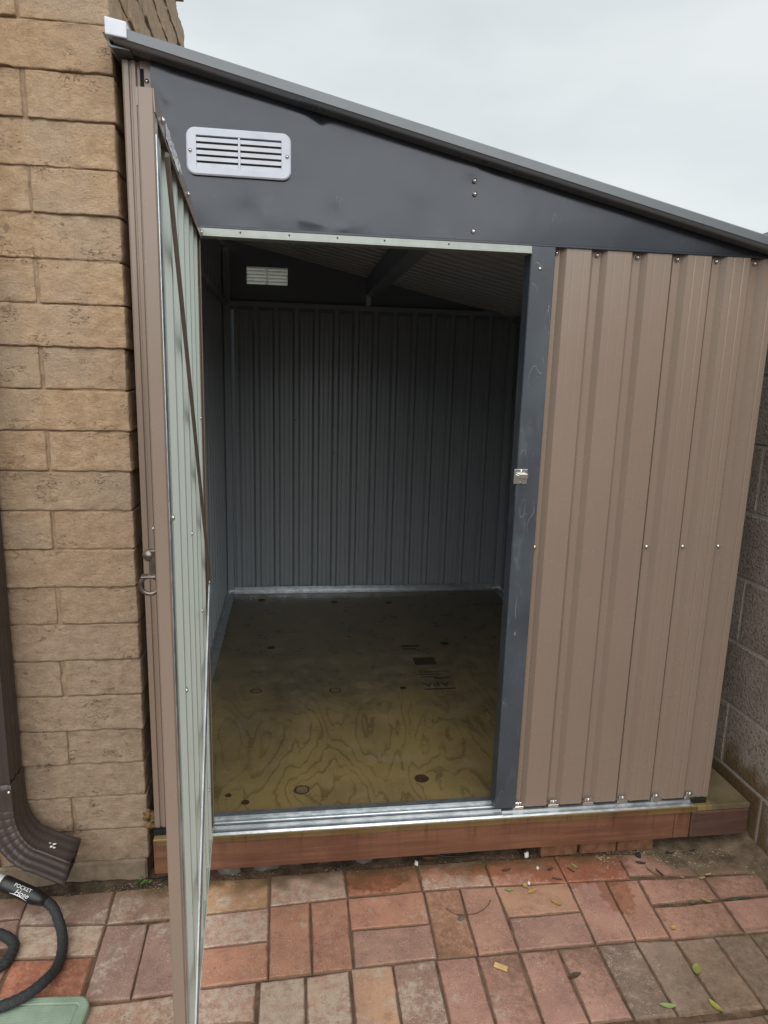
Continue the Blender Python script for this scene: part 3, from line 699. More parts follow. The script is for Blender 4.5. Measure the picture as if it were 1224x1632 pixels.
# front right: two sheets lapped at the third valley
sheet('wall_panel', shed, (0, .004, 0), (1, 0, 0), (0, -1, 0), 1.028, 1.3695, V0, PZ + .018, ZW - .002, BROWN, INNER, fl=.0002)
sheet('wall_panel', shed, (0, .0020, 0), (1, 0, 0), (0, -1, 0), 1.3635, 1.4805, V0, PZ + .018, ZW - .002, BROWN, INNER, fl=.0007)
sheet('wall_panel', shed, (0, .0005, 0), (1, 0, 0), (0, -1, 0), 1.4750, SW - .003, V0, PZ + .018, ZW - .002, BROWN, INNER, fl=.0011)
# a rounded corner angle at the right end of the front
pc = [(SW - .012, -.0135), (SW, -.012), (SW + .004, -.006), (SW + .005, .03), (SW + .003, .03), (SW + .002, -.004), (SW - .002, -.0105), (SW - .012, -.0118)]
v, f = extrude_profile(pc, PZ + .016, ZW - .004, lambda p, s: (p[0], p[1], s)); link('corner_trim', mesh('corner_trim', v, f, BROWN), shed)
# side and back walls
for i in range(3):
    a = i * SD / 3; b = (i + 1) * SD / 3
    e = .0016 * (i % 2)
    sheet('wall_panel', shed, (.012 + e, 0, 0), (0, 1, 0), (-1, 0, 0), max(a, .02), b + .014, .05, PZ + .012, 2.10, BROWN, INNER)
    sheet('wall_panel', shed, (SW - .012 - e, 0, 0), (0, 1, 0), (1, 0, 0), max(a, .031), b + .014, .05, PZ + .012, ZW, BROWN, INNER)
    sheet('wall_panel', shed, (0, SD + .003 - e, 0), (1, 0, 0), (0, 1, 0), .02 + i * .54, min(SW - .014, .02 + (i + 1) * .54 + .014), .075, PZ + .012, 1.80, BROWN, INNER, fl=.0025, deep=.022)
# left corner post, a folded section with two small ribs and a black slot stand-in near the top
pp = [(-.003, .03), (-.003, -.010), (.001, -.013), (.011, -.013), (.013, -.009), (.016, -.009), (.018, -.013), (.026, -.013), (.029, -.006), (.034, -.006), (.036, -.011), (.062, -.011), (.062, -.009), (.038, -.009), (.036, -.003), (.027, -.003), (.024, -.010), (.0205, -.010), (.018, -.006), (.011, -.006), (.009, -.010), (.003, -.010), (0, -.008), (0, .03)]
v, f = extrude_profile(pp, PZ + .016, 2.118, lambda p, s: (p[0], p[1] + .011, s)); link('corner_post', mesh('corner_post', v, f, BROWN), shed)
box('door_jamb', (.0625, -.009, PZ + .02), (.150, .022, ZW - .022), BROWN, shed, .001)
box('slot_shade', (.0362, -.0026, 2.045), (.0440, -.0002, 2.102), BLACKF, shed, 0)  # black plate standing in for the shade inside the slot
box('corner_foot', (-.004, -.016, PZ - .0005), (.075, .03, PZ + .015), BLACKF, shed, .002); box('corner_foot', (1.600, -.022, PZ - .0005), (1.652, .02, PZ + .016), BLACKF, shed, .003)
# gables: thin sheet with a few dents
DENTS = [(.445, 2.040, .018, -.0026), (.425, 2.00, .03, .0016), (.47, 1.812, .032, -.0026), (.42, 1.80, .045, .0035), (.52, 1.80, .03, .0016), (.14, 1.83, .06, .003), (.27, 1.80, .04, -.0022), (.33, 1.80, .03, .0016), (.60, 1.86, .10, .003), (.815, 1.90, .028, -.0020), (.95, 1.85, .12, .003), (.28, 2.03, .08, .003), (.70, 1.83, .05, -.0015)]
CREASES = [((.070, 2.075), (.098, 2.04), .007, .0030), ((.098, 2.04), (.104, 1.985), .008, .0026), ((.104, 1.985), (.085, 1.93), .010, .0022), ((.440, 2.065), (.446, 2.02), .006, -.0022), ((.40, 1.80), (.50, 1.786), .007, .0020), ((.10, 2.085), (.40, 2.030), .008, .0012)]
def seg_d(x, z, a, b):
    ax, az = a; bx, bz = b; L = (bx - ax) ** 2 + (bz - az) ** 2; t = max(0, min(1, ((x - ax) * (bx - ax) + (z - az) * (bz - az)) / L))
    return math.hypot(x - ax - t * (bx - ax), z - az - t * (bz - az))
def gable(x0, x1, y, out, mats, hole=None, dents=(), step=.012, ztop=lambda q: roof_t(q) - .018, z0=ZW, rim=True):
    xs = [x0 + (x1 - x0) * i / max(2, int((x1 - x0) / step)) for i in range(max(2, int((x1 - x0) / step)) + 1)]
    if hole: xs = sorted(set([round(a, 5) for a in xs if not any(abs(a - h) < step * .5 for h in hole[:2])] + list(hole[:2])))
    zmax = max(ztop(x0), ztop(x1)) - .004; zs = [z0 + (zmax - z0) * i / 28 for i in range(29)] if not dents else [z0 + (zmax - z0) * i / 64 for i in range(65)]
    if hole: zs = sorted([a for a in zs if not any(abs(a - h) < .0026 for h in hole[2:])] + list(hole[2:]))
    V = {}; vl = []; f = []
    def vid(i, j):
        x = xs[i]; z = min(zs[j], ztop(x) - .004); k = (i, j)
        if k not in V:
            d = sum(a * math.exp(-(((x - cx_) / r) ** 2 + ((z - cz_) / r) ** 2)) for cx_, cz_, r, a in dents) + (sum(am * math.exp(-(seg_d(x, z, a_, b_) / (w_ * 1.5)) ** 2) for a_, b_, w_, am in CREASES) * .5 if dents else 0)
            V[k] = len(vl); vl.append((x, y + out * (d + (.0015 * mn.noise(Vector((x * 5, z * 5, 2))) if dents else 0)), z))
        return V[k]
    for i in range(len(xs) - 1):
        for j in range(len(zs) - 1):
            if zs[j] >= max(ztop(xs[i]), ztop(xs[i + 1])) - .004: continue
            if hole and hole[0] <= (xs[i] + xs[i + 1]) / 2 <= hole[1] and hole[2] <= (zs[j] + zs[j + 1]) / 2 <= hole[3]: continue
            f.append((vid(i, j), vid(i + 1, j), vid(i + 1, j + 1), vid(i, j + 1)))
    n = len(vl); t = -out * .0012
    vl += [(a, b + t, c) for a, b, c in vl]; m = len(f); f += [tuple(n + q for q in reversed(p)) for p in f]
    ix = [0] * m + [1] * m
    if out > 0: pass
    return mesh('gable_panel', vl, f, mats, ix, True)
VX0, VX1, VZ0, VZ1 = .136, .374, 1.883, 1.984
hole = (VX0 + .022, VX1 - .022, VZ0 + .018, VZ1 - .018)
link('gable_panel', gable(.0605, .829, -.013, -1, [CHAR, CHARIN], hole, DENTS, .006), shed)
link('gable_panel', gable(.812, SW + .004, -.0105, -1, [CHAR, CHARIN], None, DENTS), shed)
# folded lower edge of the gable
box('gable_edge', (.062, -.0165, ZW - .003), (SW + .004, -.0125, ZW + .0035), CHAR, shed, .001)
BV = (.138, .355, 1.908, 1.999)
link('gable_panel', gable(.0, SW, SD + .004, 1, [CHAR, CHARIN], BV, (), .03), shed)
# louvre vents
def vent(parent, x0, x1, z0, z1, y, sgn, mat, r=.020, border_x=.022, border_z=.0165):
    """plate on plane y, its face looking along sgn*y"""
    bm = bmesh.new(); N = 6
    def rr(xa, xb, za, zb, rad):
        out = []
        for (ccx, ccz, a0) in ((xb - rad, zb - rad, 0), (xa + rad, zb - rad, 90), (xa + rad, za + rad, 180), (xb - rad, za + rad, 270)):
            for k in range(N + 1):
                a = math.radians(a0 + 90 * k / N); out.append((ccx + rad * math.cos(a), ccz + rad * math.sin(a)))
        return out
    o_ = rr(x0, x1, z0, z1, r); o2 = rr(x0 + .003, x1 - .003, z0 + .003, z1 - .003, r - .003); i_ = rr(x0 + border_x, x1 - border_x, z0 + border_z, z1 - border_z, .0015)
    rings = [[bm.verts.new((p[0], y, p[1])) for p in o_], [bm.verts.new((p[0], y + sgn * .005, p[1])) for p in o_], [bm.verts.new((p[0], y + sgn * .0075, p[1])) for p in o2], [bm.verts.new((p[0], y + sgn * .0075, p[1])) for p in i_], [bm.verts.new((p[0], y - sgn * .012, p[1])) for p in i_]]
    for a, b in zip(rings, rings[1:]):
        n = len(a)
        for k in range(n): bm.faces.new((a[k], a[(k + 1) % n], b[(k + 1) % n], b[k]))
    vo = link('vent', bm_mesh(bm, 'vent', mat), parent)
    ax, bx, az, bz = x0 + border_x, x1 - border_x, z0 + border_z, z1 - border_z; mid = (ax + bx) / 2
    box('vent_mullion', (mid - .0025, y - .004 if sgn > 0 else y - .0066, az), (mid + .0025, y + .0066 if sgn > 0 else y + .004, bz), mat, vo, .0005)
    ns = 5; hz = (bz - az) / ns
    for i in range(ns):
        for (xa, xb) in ((ax + .0003, mid - .0028), (mid + .0028, bx - .0003)):
            zt = az + (i + 1) * hz
            # louvre: leans out at its lower edge; the gap is at its top
            yo, yi = y + sgn * .0062, y - sgn * .010
            q = [(yo, zt - hz + .0004), (yi, zt - .0018), (yi, zt - .0004), (yo, zt - hz * .34)]
            vv = [(xa, a, b) for a, b in q] + [(xb, a, b) for a, b in q]
            ff = [(0, 1, 5, 4), (1, 2, 6, 5), (2, 3, 7, 6), (3, 0, 4, 7), (3, 2, 1, 0), (4, 5, 6, 7)]
            link('vent_slat', mesh('vent_slat', vv, ff, mat), vo)
    rot = NEGY if sgn < 0 else Matrix.Rotation(math.radians(-90), 4, 'X')
    for xx in (x0 + .009, x1 - .009): screw((xx, y + sgn * .0075, (z0 + z1) / 2), vo, rot, SCREW_S)
    return vo
vent(shed, VX0, VX1, VZ0, VZ1, -.0165, -1, VENTP)
vent(shed, BV[0] - .012, BV[1] + .012, BV[2] - .012, BV[3] + .012, SD + .006, 1, VENTT, .02, .013, .013)
# the front vent opens through the gable hole, no liner behind it
# roof: ribs run down the slope
def roof_sheet():
    ribs = []; y = -.050; P = .085
    while y < SD + .05:
        ribs += [(y, 0), (y + .045, 0), (y + .053, .014), (y + .075, .014), (y + .083, 0)]; y += P
    n = len(ribs); v = []
    for t in (0, -.0012):
        for x in (-.03, SW + .07):
            for (yy_, h) in ribs: v.append((x, yy_, roof_t(x) - .020 + h + t))
    f = []; ix = []
    for i in range(n - 1):
        f.append((i, n + i, n + i + 1, i + 1)); ix.append(0); f.append((2 * n + i, 2 * n + i + 1, 3 * n + i + 1, 3 * n + i)); ix.append(1)
        f.append((i, i + 1, 2 * n + i + 1, 2 * n + i)); ix.append(0); f.append((n + i, 3 * n + i, 3 * n + i + 1, n + i + 1)); ix.append(0)
    return mesh('roof_sheet', v, f, [ROOFM, ROOFIN], ix)
rf = link('roof', roof_sheet(), shed)
fp = [(-.012, -.001), (-.056, -.001), (-.060, -.004), (-.060, -.0235), (-.0575, -.0250), (-.0530, -.0310), (-.0490, -.0330), (-.0145, -.0330), (-.0145, -.0315), (-.048, -.0315), (-.0515, -.0300), (-.0555, -.0243), (-.0575, -.0225), (-.0575, -.0050), (-.012, -.0030)]
v, f = extrude_profile(fp, -.008, SW + .075, lambda p, s: (s, p[0], roof_t(s) + p[1])); link('roof_edge_trim', mesh('roof_edge_trim', v, f, ROOFM), rf)
fpb = [(SD * 1.0 + (-.014 - a) + .03, b) for a, b in fp]
v, f = extrude_profile(fpb, -.03, SW + .075, lambda p, s: (s, p[0], roof_t(s) + p[1])); link('roof_edge_trim', mesh('roof_edge_trim', v, f, ROOFM), rf)
# eaves along the high and low sides
v, f = extrude_profile([(-.034, .004), (-.040, 0), (-.040, -.034), (-.034, -.040), (.006, -.044), (.006, -.040), (-.032, -.036), (-.036, -.032), (-.036, -.002), (-.030, 0)], -.040, SD + .07, lambda p, s: (p[0] + .018, s, 2.166 + p[1])); link('eave_trim', mesh('eave_trim', v, f, ROOFM), rf)
v, f = extrude_profile([(SW + .060, .004), (SW + .082, 0), (SW + .082, -.034), (SW + .02, -.040), (SW + .02, -.036), (SW + .078, -.031), (SW + .078, -.004), (SW + .060, .002)], -.057, SD + .07, lambda p, s: (p[0], s, roof_t(SW + .07) + p[1])); link('eave_trim', mesh('eave_trim', v, f, ROOFM), rf)
# white plastic cap on the front left roof corner
def cap():
    bm = bmesh.new(); bm_box(bm, (-.0215, -.0645, -.0245), (.0235, -.012, .0100), .0025, 2)
    for v_ in bm.verts: v_.co.z += roof_t(.001) - .115 * v_.co.x + (-.002 if v_.co.z > 0 and v_.co.x > .02 else 0)
    return bm_mesh(bm, 'end_cap', WHITEP)
link('end_cap', cap(), rf)
# ridge-ways purlin inside and its post on the back gable
bmx = bmesh.new(); bm_box(bmx, (.785, .0, 0), (.845, SD - .01, .085), .002)
for v_ in bmx.verts: v_.co.z += roof_t(v_.co.x) - .120
link('roof_beam', bm_mesh(bmx, 'roof_beam', CHARIN), shed)
box('gable_strut', (.785, SD - .028, 1.815), (.812, SD - .006, 1.875), GALV, shed, .001)
# inside frame: rails and floor channel
box('wall_rail', (.05, SD - .030, 1.790), (SW - .02, SD - .002, 1.815), INNER, shed, .002)
box('wall_rail', (.016, .03, 1.790), (.040, SD - .032, 1.815), CHARIN, shed, .002); box('wall_rail', (SW - .040, .03, 1.755), (SW - .016, SD - .032, 1.780), CHARIN, shed, .002)
box('inner_post', (.014, SD - .05, PZ + .03), (.05, SD - .003, 2.08), INNER, shed, .002); box('inner_post', (SW - .05, SD - .05, PZ + .03), (SW - .014, SD - .003, 1.79), INNER, shed, .002)
chn = [(0, 0), (.036, 0), (.036, .004), (.004, .006), (.004, .034), (0, .034)]
v, f = extrude_profile(chn, .05, SD - .002, lambda p, s: (.014 + p[0], s, PZ + .0006 + p[1])); link('floor_channel', mesh('floor_channel', v, f, GALV), shed)
v, f = extrude_profile(chn, .05, SW - .05, lambda p, s: (s, SD - .002 - p[0], PZ + .0012 + p[1])); link('floor_channel', mesh('floor_channel', v, f, GALV), shed)
v, f = extrude_profile(chn, .05, SD - .002, lambda p, s: (SW - .014 - p[0], s, PZ + .0006 + p[1])); link('floor_channel', mesh('floor_channel', v, f, GALV), shed)
for (u, zz) in ((.058, 1.20), (.30, .95)): screw((.0145, SD - .3 - u, zz), shed, Matrix.Rotation(math.radians(90), 4, 'Y'), SCREW_S)
for xx, zz in ((.62, 1.0), (.40, 1.18)): screw((xx, SD - .001, zz), shed, NEGY, SCREW_S)
# door sill track with its steps, carried on under the fixed wall as a base channel
sp = [(.066, PZ + .0008), (.066, PZ + .006), (.031, PZ + .009), (.029, PZ + .0195), (.024, PZ + .0205), (.022, PZ + .0125), (.010, PZ + .0115), (.008, PZ + .0085), (-.004, PZ + .0085), (-.006, PZ + .0145), (-.011, PZ + .0145), (-.013, PZ + .0075), (-.029, PZ + .0065), (-.033, PZ + .001), (-.031, PZ + .0008)]
v, f = extrude_profile(sp, .152, .996, lambda p, s: (s, p[0], p[1])); link('sill_track', mesh('sill_track', v, f, GALV), shed)
bp_ = [(.02, PZ + .0008), (.02, PZ + .010), (-.016, PZ + .011), (-.018, PZ + .0055), (-.029, PZ + .0050), (-.033, PZ + .001)]
v, f = extrude_profile(bp_, .9965, 1.602, lambda p, s: (s, p[0], p[1])); link('base_channel', mesh('base_channel', v, f, GALV), shed)
for x in (.19, .44, .62, .80): screw((x, -.0005, PZ + .0085), shed, Matrix.Identity(4), SCREW_S)
# zinc clips with bolts at the foot of every valley
bmc = bmesh.new(); bm_box(bmc, (-.017, -.0145, 0), (.017, .0, .010), .0015); bm_box(bmc, (-.011, -.012, .010), (.011, -.004, .022), .002)
CLIP = bm_mesh(bmc, 'clip', ZINC)
for k in range(6):
    x = V0 + k * PER
    c = link('clip', CLIP, shed); c.matrix_basis = Matrix.Translation((x, -.001, PZ + .0115))
    screw((x, -.0135, PZ + .030), c); 
    screw((x, -.001 if k < 3 else -.0035, ZW - .014), shed)
for k in (0, 3, 4, 5): screw((V0 + k * PER - .002, .001 if k < 3 else -.002, .982), shed)
# header track over the door, zinc channel punched with small holes
hp = [(-.0165, ZW - .0035), (-.0225, ZW - .0045), (-.0225, ZW - .018), (-.0265, ZW - .0195), (-.0265, ZW - .0225), (.012, ZW - .0225), (.012, ZW - .0205), (-.0185, ZW - .0205), (-.0185, ZW - .0065)]
v, f = extrude_profile(hp, .153, .9735, lambda p, s: (s, p[0], p[1])); hd = link('header_track', mesh('header_track', v, f, GALVD), shed)
bmh = bmesh.new(); bmesh.ops.create_cone(bmh, cap_ends=True, segments=8, radius1=.0022, radius2=.0022, depth=.0008); HOLE = bm_mesh(bmh, 'punched_hole', BLACKF)
for x in (.255, .37, .485, .60, .76): o = link('punched_hole', HOLE, hd); o.matrix_basis = Matrix.Translation((x, -.0228, ZW - .011)) @ NEGY
# dark strip jamb on the right of the doorway, returned into the opening
jp = [(.974, .03), (.974, -.0155), (.976, -.0175), (1.036, -.0175), (1.038, -.016), (1.038, -.003), (1.036, -.003), (1.036, -.0155), (.977, -.0155), (.976, -.014), (.976, .03)]
v, f = extrude_profile(jp, PZ + .0215, ZW - .0035, lambda p, s: (p[0], p[1], s)); jm = link('door_frame_strip', mesh('door_frame_strip', v, f, JAMB), shed)
lt = link('strike_plate', None or bm_mesh((lambda b: (bm_box(b, (.966, -.0195, 1.163), (1.003, -.0177, 1.203), .0006), bm_box(b, (.976, -.034, 1.180), (1.000, -.0196, 1.192), .001), bm_box(b, (.974, -.030, 1.172), (.978, -.0196, 1.188), .001), b)[-1])(bmesh.new()), 'strike_plate', ZINC), jm)
screw((.986, -.0195, 1.199), lt, NEGY, SCREW_S); screw((.984, -.0195, 1.168), lt, NEGY, SCREW_S)
for (x, z) in ((.82, 1.912), (.822, 1.882), (.823, 1.795)): screw((x, -.0165, z), shed)
screw((.050, .0, 2.078), shed); screw((.040, .0, 1.99), shed)
screw((1.0, -.0178, 1.715), shed, NEGY, SCREW_S)

# ------------------------------------------------------------------ the door, swung out towards the camera
TH = 1.514; DW = .818; DZ0 = .186; DZ1 = 1.767
door = sheet('door', shed, (0, .0035, 0), (1, 0, 0), (0, -1, 0), .006, DW - .012, .055, .012, DZ1 - DZ0 - .012, BROWN, BACKER, deep=.009, fl=.0006)
door.matrix_parent_inverse = wm(shed).inverted()
door.matrix_basis = Matrix.Translation((.1535, -.020, DZ0)) @ Matrix.Rotation(-TH, 4, 'Z')
DH = DZ1 - DZ0
def dbox(name, lo, hi, mat, bev=.001): return box(name, lo, hi, mat, door, bev, True)
def dprof(name, P, a, b, mp, mat):
    v, f = extrude_profile(P, a, b, mp); return link(name, mesh(name, v, f, mat), door, True)
# local frame: x along the door, +y its inside, z up
dprof('door_stile', [(DW - .030, -.0085), (DW - .002, -.0085), (DW, -.0065), (DW, .009), (DW - .003, .011), (DW - .026, .011), (DW - .026, .009), (DW - .004, .0085), (DW - .003, .007), (DW - .003, -.0055), (DW - .030, -.0065)], 0, DH, lambda p, s: (p[0], p[1], s), BROWN)
dprof('stile_lip', [(DW - .0262, .0108), (DW - .003, .0112), (DW - .003, .0122), (DW - .0262, .0122)], .02, DH - .05, lambda p, s: (p[0], p[1], s), GALV)
dprof('door_hinge_stile', [(0, -.0085), (.018, -.0085), (.018, -.0065), (.003, -.006), (.003, .006), (.014, .007), (.014, .009), (0, .009)], 0, DH, lambda p, s: (p[0], p[1], s), BROWN)
dprof('top_rail', [(DH, -.0095), (DH, .011), (DH - .026, .012), (DH - .026, .0105), (DH - .003, .0095), (DH - .003, -.0070), (DH - .02, -.0078), (DH - .02, -.0095)], .0, DW - .001, lambda p, s: (s, p[1], p[0]), BROWN)
dprof('bottom_rail', [(0, -.0095), (0, .006), (.012, .007), (.012, .0055), (.002, .005), (.002, -.0070), (.02, -.0075), (.02, -.0095)], .0, DW - .001, lambda p, s: (s, p[1], p[0]), BACKER)
# flat crossed braces meeting at the hinge side
def brace(name, a, b, mat, w=.014, t=.006, y=.0105):
    A, B = Vector((a[0], 0, a[1])), Vector((b[0], 0, b[1])); d = (B - A).normalized(); s = Vector((-d.z, 0, d.x))
    q = [(-w / 2, y), (w / 2, y), (w / 2, y + t * .5), (w * .2, y + t), (-w * .2, y + t), (-w / 2, y + t * .5)]
    v = [A + s * p[0] + Vector((0, p[1], 0)) for p in q] + [B + s * p[0] + Vector((0, p[1], 0)) for p in q]
    n = len(q); f = [(i, (i + 1) % n, n + (i + 1) % n, n + i) for i in range(n)] + [tuple(range(n))[::-1], tuple(range(n, 2 * n))]
    o = link(name, mesh(name, v, f, mat), door, True); return o
b1 = brace('brace', (DW - .10, DH - .045), (.03, .735), BRACE); b2 = brace('brace', (.03, .715), (DW - .05, .03), GALV)
INY = Matrix.Rotation(math.radians(-90), 4, 'X')
for (u, z) in ((DW - .07, DH - .013), (.37, DH - .013), (.02, DH - .013), (.20, 1.15), (.035, .725), (.30, .742), (.68, .74), (.50, .96), (.23, .264), (DW - .03, 1.05), (DW - .06, .02), (.03, .02)):
    screw((u, .0125, z), door, INY, None, True)
# crumpled clear tape left on the top rail
bmt = bmesh.new()
rows = []
for i in range(12):
    u = DW - .30 + i * .018; w = .0011 * math.sin(i * 2.3) + .0004
    rows.append([bmt.verts.new((u, .0128 + max(0, w), DH - .004)), bmt.verts.new((u, .0128 + max(0, -w), DH - .024))])
for a, b in zip(rows, rows[1:]): bmt.faces.new((a[0], b[0], b[1], a[1]))
TAPE = mat_plastic('clear_tape', lin(176, 168, 164), 0.15); link('tape', bm_mesh(bmt, 'tape', TAPE), door, True)
DZINC = mat_flat('dull_zinc', lin(120, 112, 106), 0.3, 0.8, 0.2)
# hasp on the outside near the free edge
hz = 1.125 - DZ0
lk = dbox('hasp', (DW - .060, -.0110, hz + .040), (DW - .012, -.0090, hz + .105), DZINC)
bml = bmesh.new(); bmesh.ops.create_uvsphere(bml, u_segments=12, v_segments=8, radius=.009, matrix=Matrix.Translation((DW - .016, -.0185, hz + .062))); bmesh.ops.create_cone(bml, cap_ends=True, segments=10, radius1=.004, radius2=.004, depth=.012, matrix=Matrix.Translation((DW - .016, -.0135, hz + .062)) @ NEGY)
link('hasp_knob', bm_mesh(bml, 'hasp_knob', DZINC, True), door, True)
loop = [(DW - .012, -.0185 + .0125 * math.cos(a), hz + .020 + .0125 * math.sin(a)) for a in [2 * math.pi * k / 20 for k in range(21)]]
v, f = sweep(loop, .0032, 8, False); link('hasp_loop', mesh('hasp_loop', v, f, DZINC, None, True), door, True)
dbox('hasp_arm', (DW - .016, -.0165, hz + .030), (DW - .009, -.0090, hz + .070), DZINC)
dbox('hasp_arm', (DW - .020, -.0295, hz + .031), (DW - .004, -.0090, hz + .0345), DZINC)
screw((DW - .020, -.0110, hz + .098), door, NEGY, SCREW_S, True)
# hinges
for z in (.10, DH / 2, DH - .10):
    v, f = sweep([(.0, .0, z - .03), (.0, .0, z + .03)], .0055, 10); link('hinge', mesh('hinge', v, f, BROWN, None, True), door, True)

# ------------------------------------------------------------------ downspout on the house
ds = thing('downspout', (-.375, -.02, .05), 'dark brown corrugated downspout with a flared elbow on the brick wall', 'downspout')
def ribbed_rect(hw, hd, ribs=3, dep=.0035):
    """rounded rectangle whose long faces carry ribs; (a, b) points"""
    pts = []
    def side(p, q, nrm):
        m = 8 * ribs
        for i in range(m):
            t = i / m; k = .5 - .5 * math.cos(2 * math.pi * t * ribs)
            pts.append((p[0] + (q[0] - p[0]) * t - nrm[0] * dep * k, p[1] + (q[1] - p[1]) * t - nrm[1] * dep * k))
    side((-hw, -hd), (hw, -hd), (0, -1)); side((hw, -hd), (hw, hd), (1, 0)); side((hw, hd), (-hw, hd), (0, 1)); side((-hw, hd), (-hw, -hd), (-1, 0))
    return pts
def sweep_section(path, sec, scales, yc):
    """path in the XZ plane; section a across the bend (in plane), b along y"""
    v, f = [], []; n = len(sec)
    for i, (px, pz) in enumerate(path):
        a = path[max(0, i - 1)]; b = path[min(len(path) - 1, i + 1)]; t = Vector((b[0] - a[0], 0, b[1] - a[1])).normalized(); s = Vector((-t.z, 0, t.x))
        for (p, q) in sec: v.append(Vector((px, yc[i], pz)) + s * p * scales[i] + Vector((0, q * scales[i], 0)))
    for i in range(len(path) - 1):
        for k in range(n): f.append((i * n + k, i * n + (k + 1) % n, (i + 1) * n + (k + 1) % n, (i + 1) * n + k))
    return v, f
sec = ribbed_rect(.030, .040, 3, .0028)
path = [(-.372, 3.0), (-.372, .33)]
v, f = sweep_section(path, sec, [1, 1], [-.030, -.030]); link('spout_pipe', mesh('spout_pipe', v, f, SPOUT, None, True), ds)
ep = []; sc_ = []; yc = []
for i in range(3): ep.append((-.372, .38 - .02 * i)); sc_.append(1.06); yc.append(-.030)
N = 72; rad = .104; ang = math.radians(82)
for i in range(N + 1):
    a = ang * i / N
    ep.append((-.372 + rad * (1 - math.cos(a)), .315 - rad * math.sin(a)*1.35)); sc_.append(1.05 + .03 * (i / N) + .030 * (1 - math.exp(-((((i / N * 9) % 1) - .5) / .13) ** 2))); yc.append(-.030 - .030 * i / N)
lx, lz = ep[-1]
for i in range(1, 5): ep.append((lx + .021 * i, lz - .006 * i)); sc_.append(1.09 + .012 * i); yc.append(-.060 - .006 * i)
v, f = sweep_section(ep, sec, sc_, yc); el = link('elbow', mesh('elbow', v, f, SPOUT, None, True), ds)
sv = [(x - (x - ep[-1][0]) * .0, y, z) for x, y, z in v]
md = el.modifiers.new('thickness', 'SOLIDIFY'); md.thickness = .0012
# worn paint flecks on the outlet
for (dx, dy, dz, r) in ((-.030, -.085, .0, .006), (-.022, -.070, 0, .005), (-.036, -.062, 0, .004), (-.018, -.095, 0, .004)):
    blob('paint_fleck', (lx + .06 + dx, -.05 + dy * .6 + .02, lz + .026), r, PRINT, ds, (1.3, .8, .18), dx * 99, .5, 1)
screw((-.345, -.075, .36), ds, NEGY, SCREW_S)

# ------------------------------------------------------------------ garden hose
hose = thing('garden_hose', (-.28, -.20, 0), 'black garden hose with a printed black collar beside the downspout', 'hose')
hA, hB = Vector((-.405, -.085, .125)), Vector((-.262, -.118, .070))
ctrl = [hB, (-.238, -.128, .052), (-.208, -.170, .022), (-.190, -.225, .014), (-.185, -.285, .020), (-.196, -.335, .034), (-.226, -.372, .036), (-.275, -.392, .034), (-.34, -.395, .034), (-.43, -.37, .020), (-.50, -.29, .012), (-.47, -.19, .014), (-.385, -.152, .014), (-.322, -.182, .013), (-.310, -.225, .013), (-.328, -.262, .013), (-.40, -.285, .013), (-.55, -.30, .013), (-.75, -.25, .013)]
pts = spline(ctrl, 10)
v, f = sweep(pts, [.0125 + .0006 * math.sin(i * 1.9) for i in range(len(pts))], 14); link('hose_tube', mesh('hose_tube', v, f, HOSE, None, True), hose)
d = (hB - hA)
def along(t): return hA + d * t
v, f = sweep([along(t) for t in (.22, .24, .30, .85, .92, 1.02)], [.0175, .0200, .0205, .0195, .0165, .0135], 20); link('hose_collar', mesh('hose_collar', v, f, BLACK, None, True), hose)
v, f = sweep([along(t) for t in (-.35, -.30, .21, .235)], [.014, .0165, .0172, .0165], 18); link('hose_fitting', mesh('hose_fitting', v, f, mat_plastic('pale_grey_fitting', lin(196, 198, 200), .35), None, True), hose)
# print on the collar: wrapped onto the cylinder facing the camera
dn = d.normalized(); view = (Vector((.37, -1.76, 1.44)) - along(.6)).normalized(); nn = (view - dn * view.dot(dn)).normalized(); bb = nn.cross(dn)
def wrap_text(s, size, off, cen, name, shear=0.0):
    me = text_mesh(s, size, PRINT, name, .0)
    for v_ in me.vertices:
        x, y = v_.co.x + shear * v_.co.y, v_.co.y + off; a = y / .0205
        p = along(cen) + dn * x + (nn * math.cos(a) + bb * math.sin(a)) * .0209; v_.co = p
    return link(name, me, hose)
wrap_text('POCKET', .0125, .0065, .60, 'collar_lettering'); wrap_text('Hose', .0175, -.007, .64, 'collar_lettering', .35)
sw = []
for i in range(9):
    t = i / 8; a0 = (.001 + .0035 * math.sin(t * math.pi)); sw.append((-.026 + .050 * t, a0 - .0165 - .003 * t, .0012 * math.sin(t * math.pi) + .0003))
vv, ff = [], []
for (x, y, w) in sw:
    for s in (-1, 1):
        a = (y + s * w) / .0205; vv.append(along(.60) + dn * x + (nn * math.cos(a) + bb * math.sin(a)) * .02085)
for i in range(8): ff.append((2 * i, 2 * i + 1, 2 * i + 3, 2 * i + 2))
link('collar_swoosh', mesh('collar_swoosh', vv, ff, PRINT), hose)

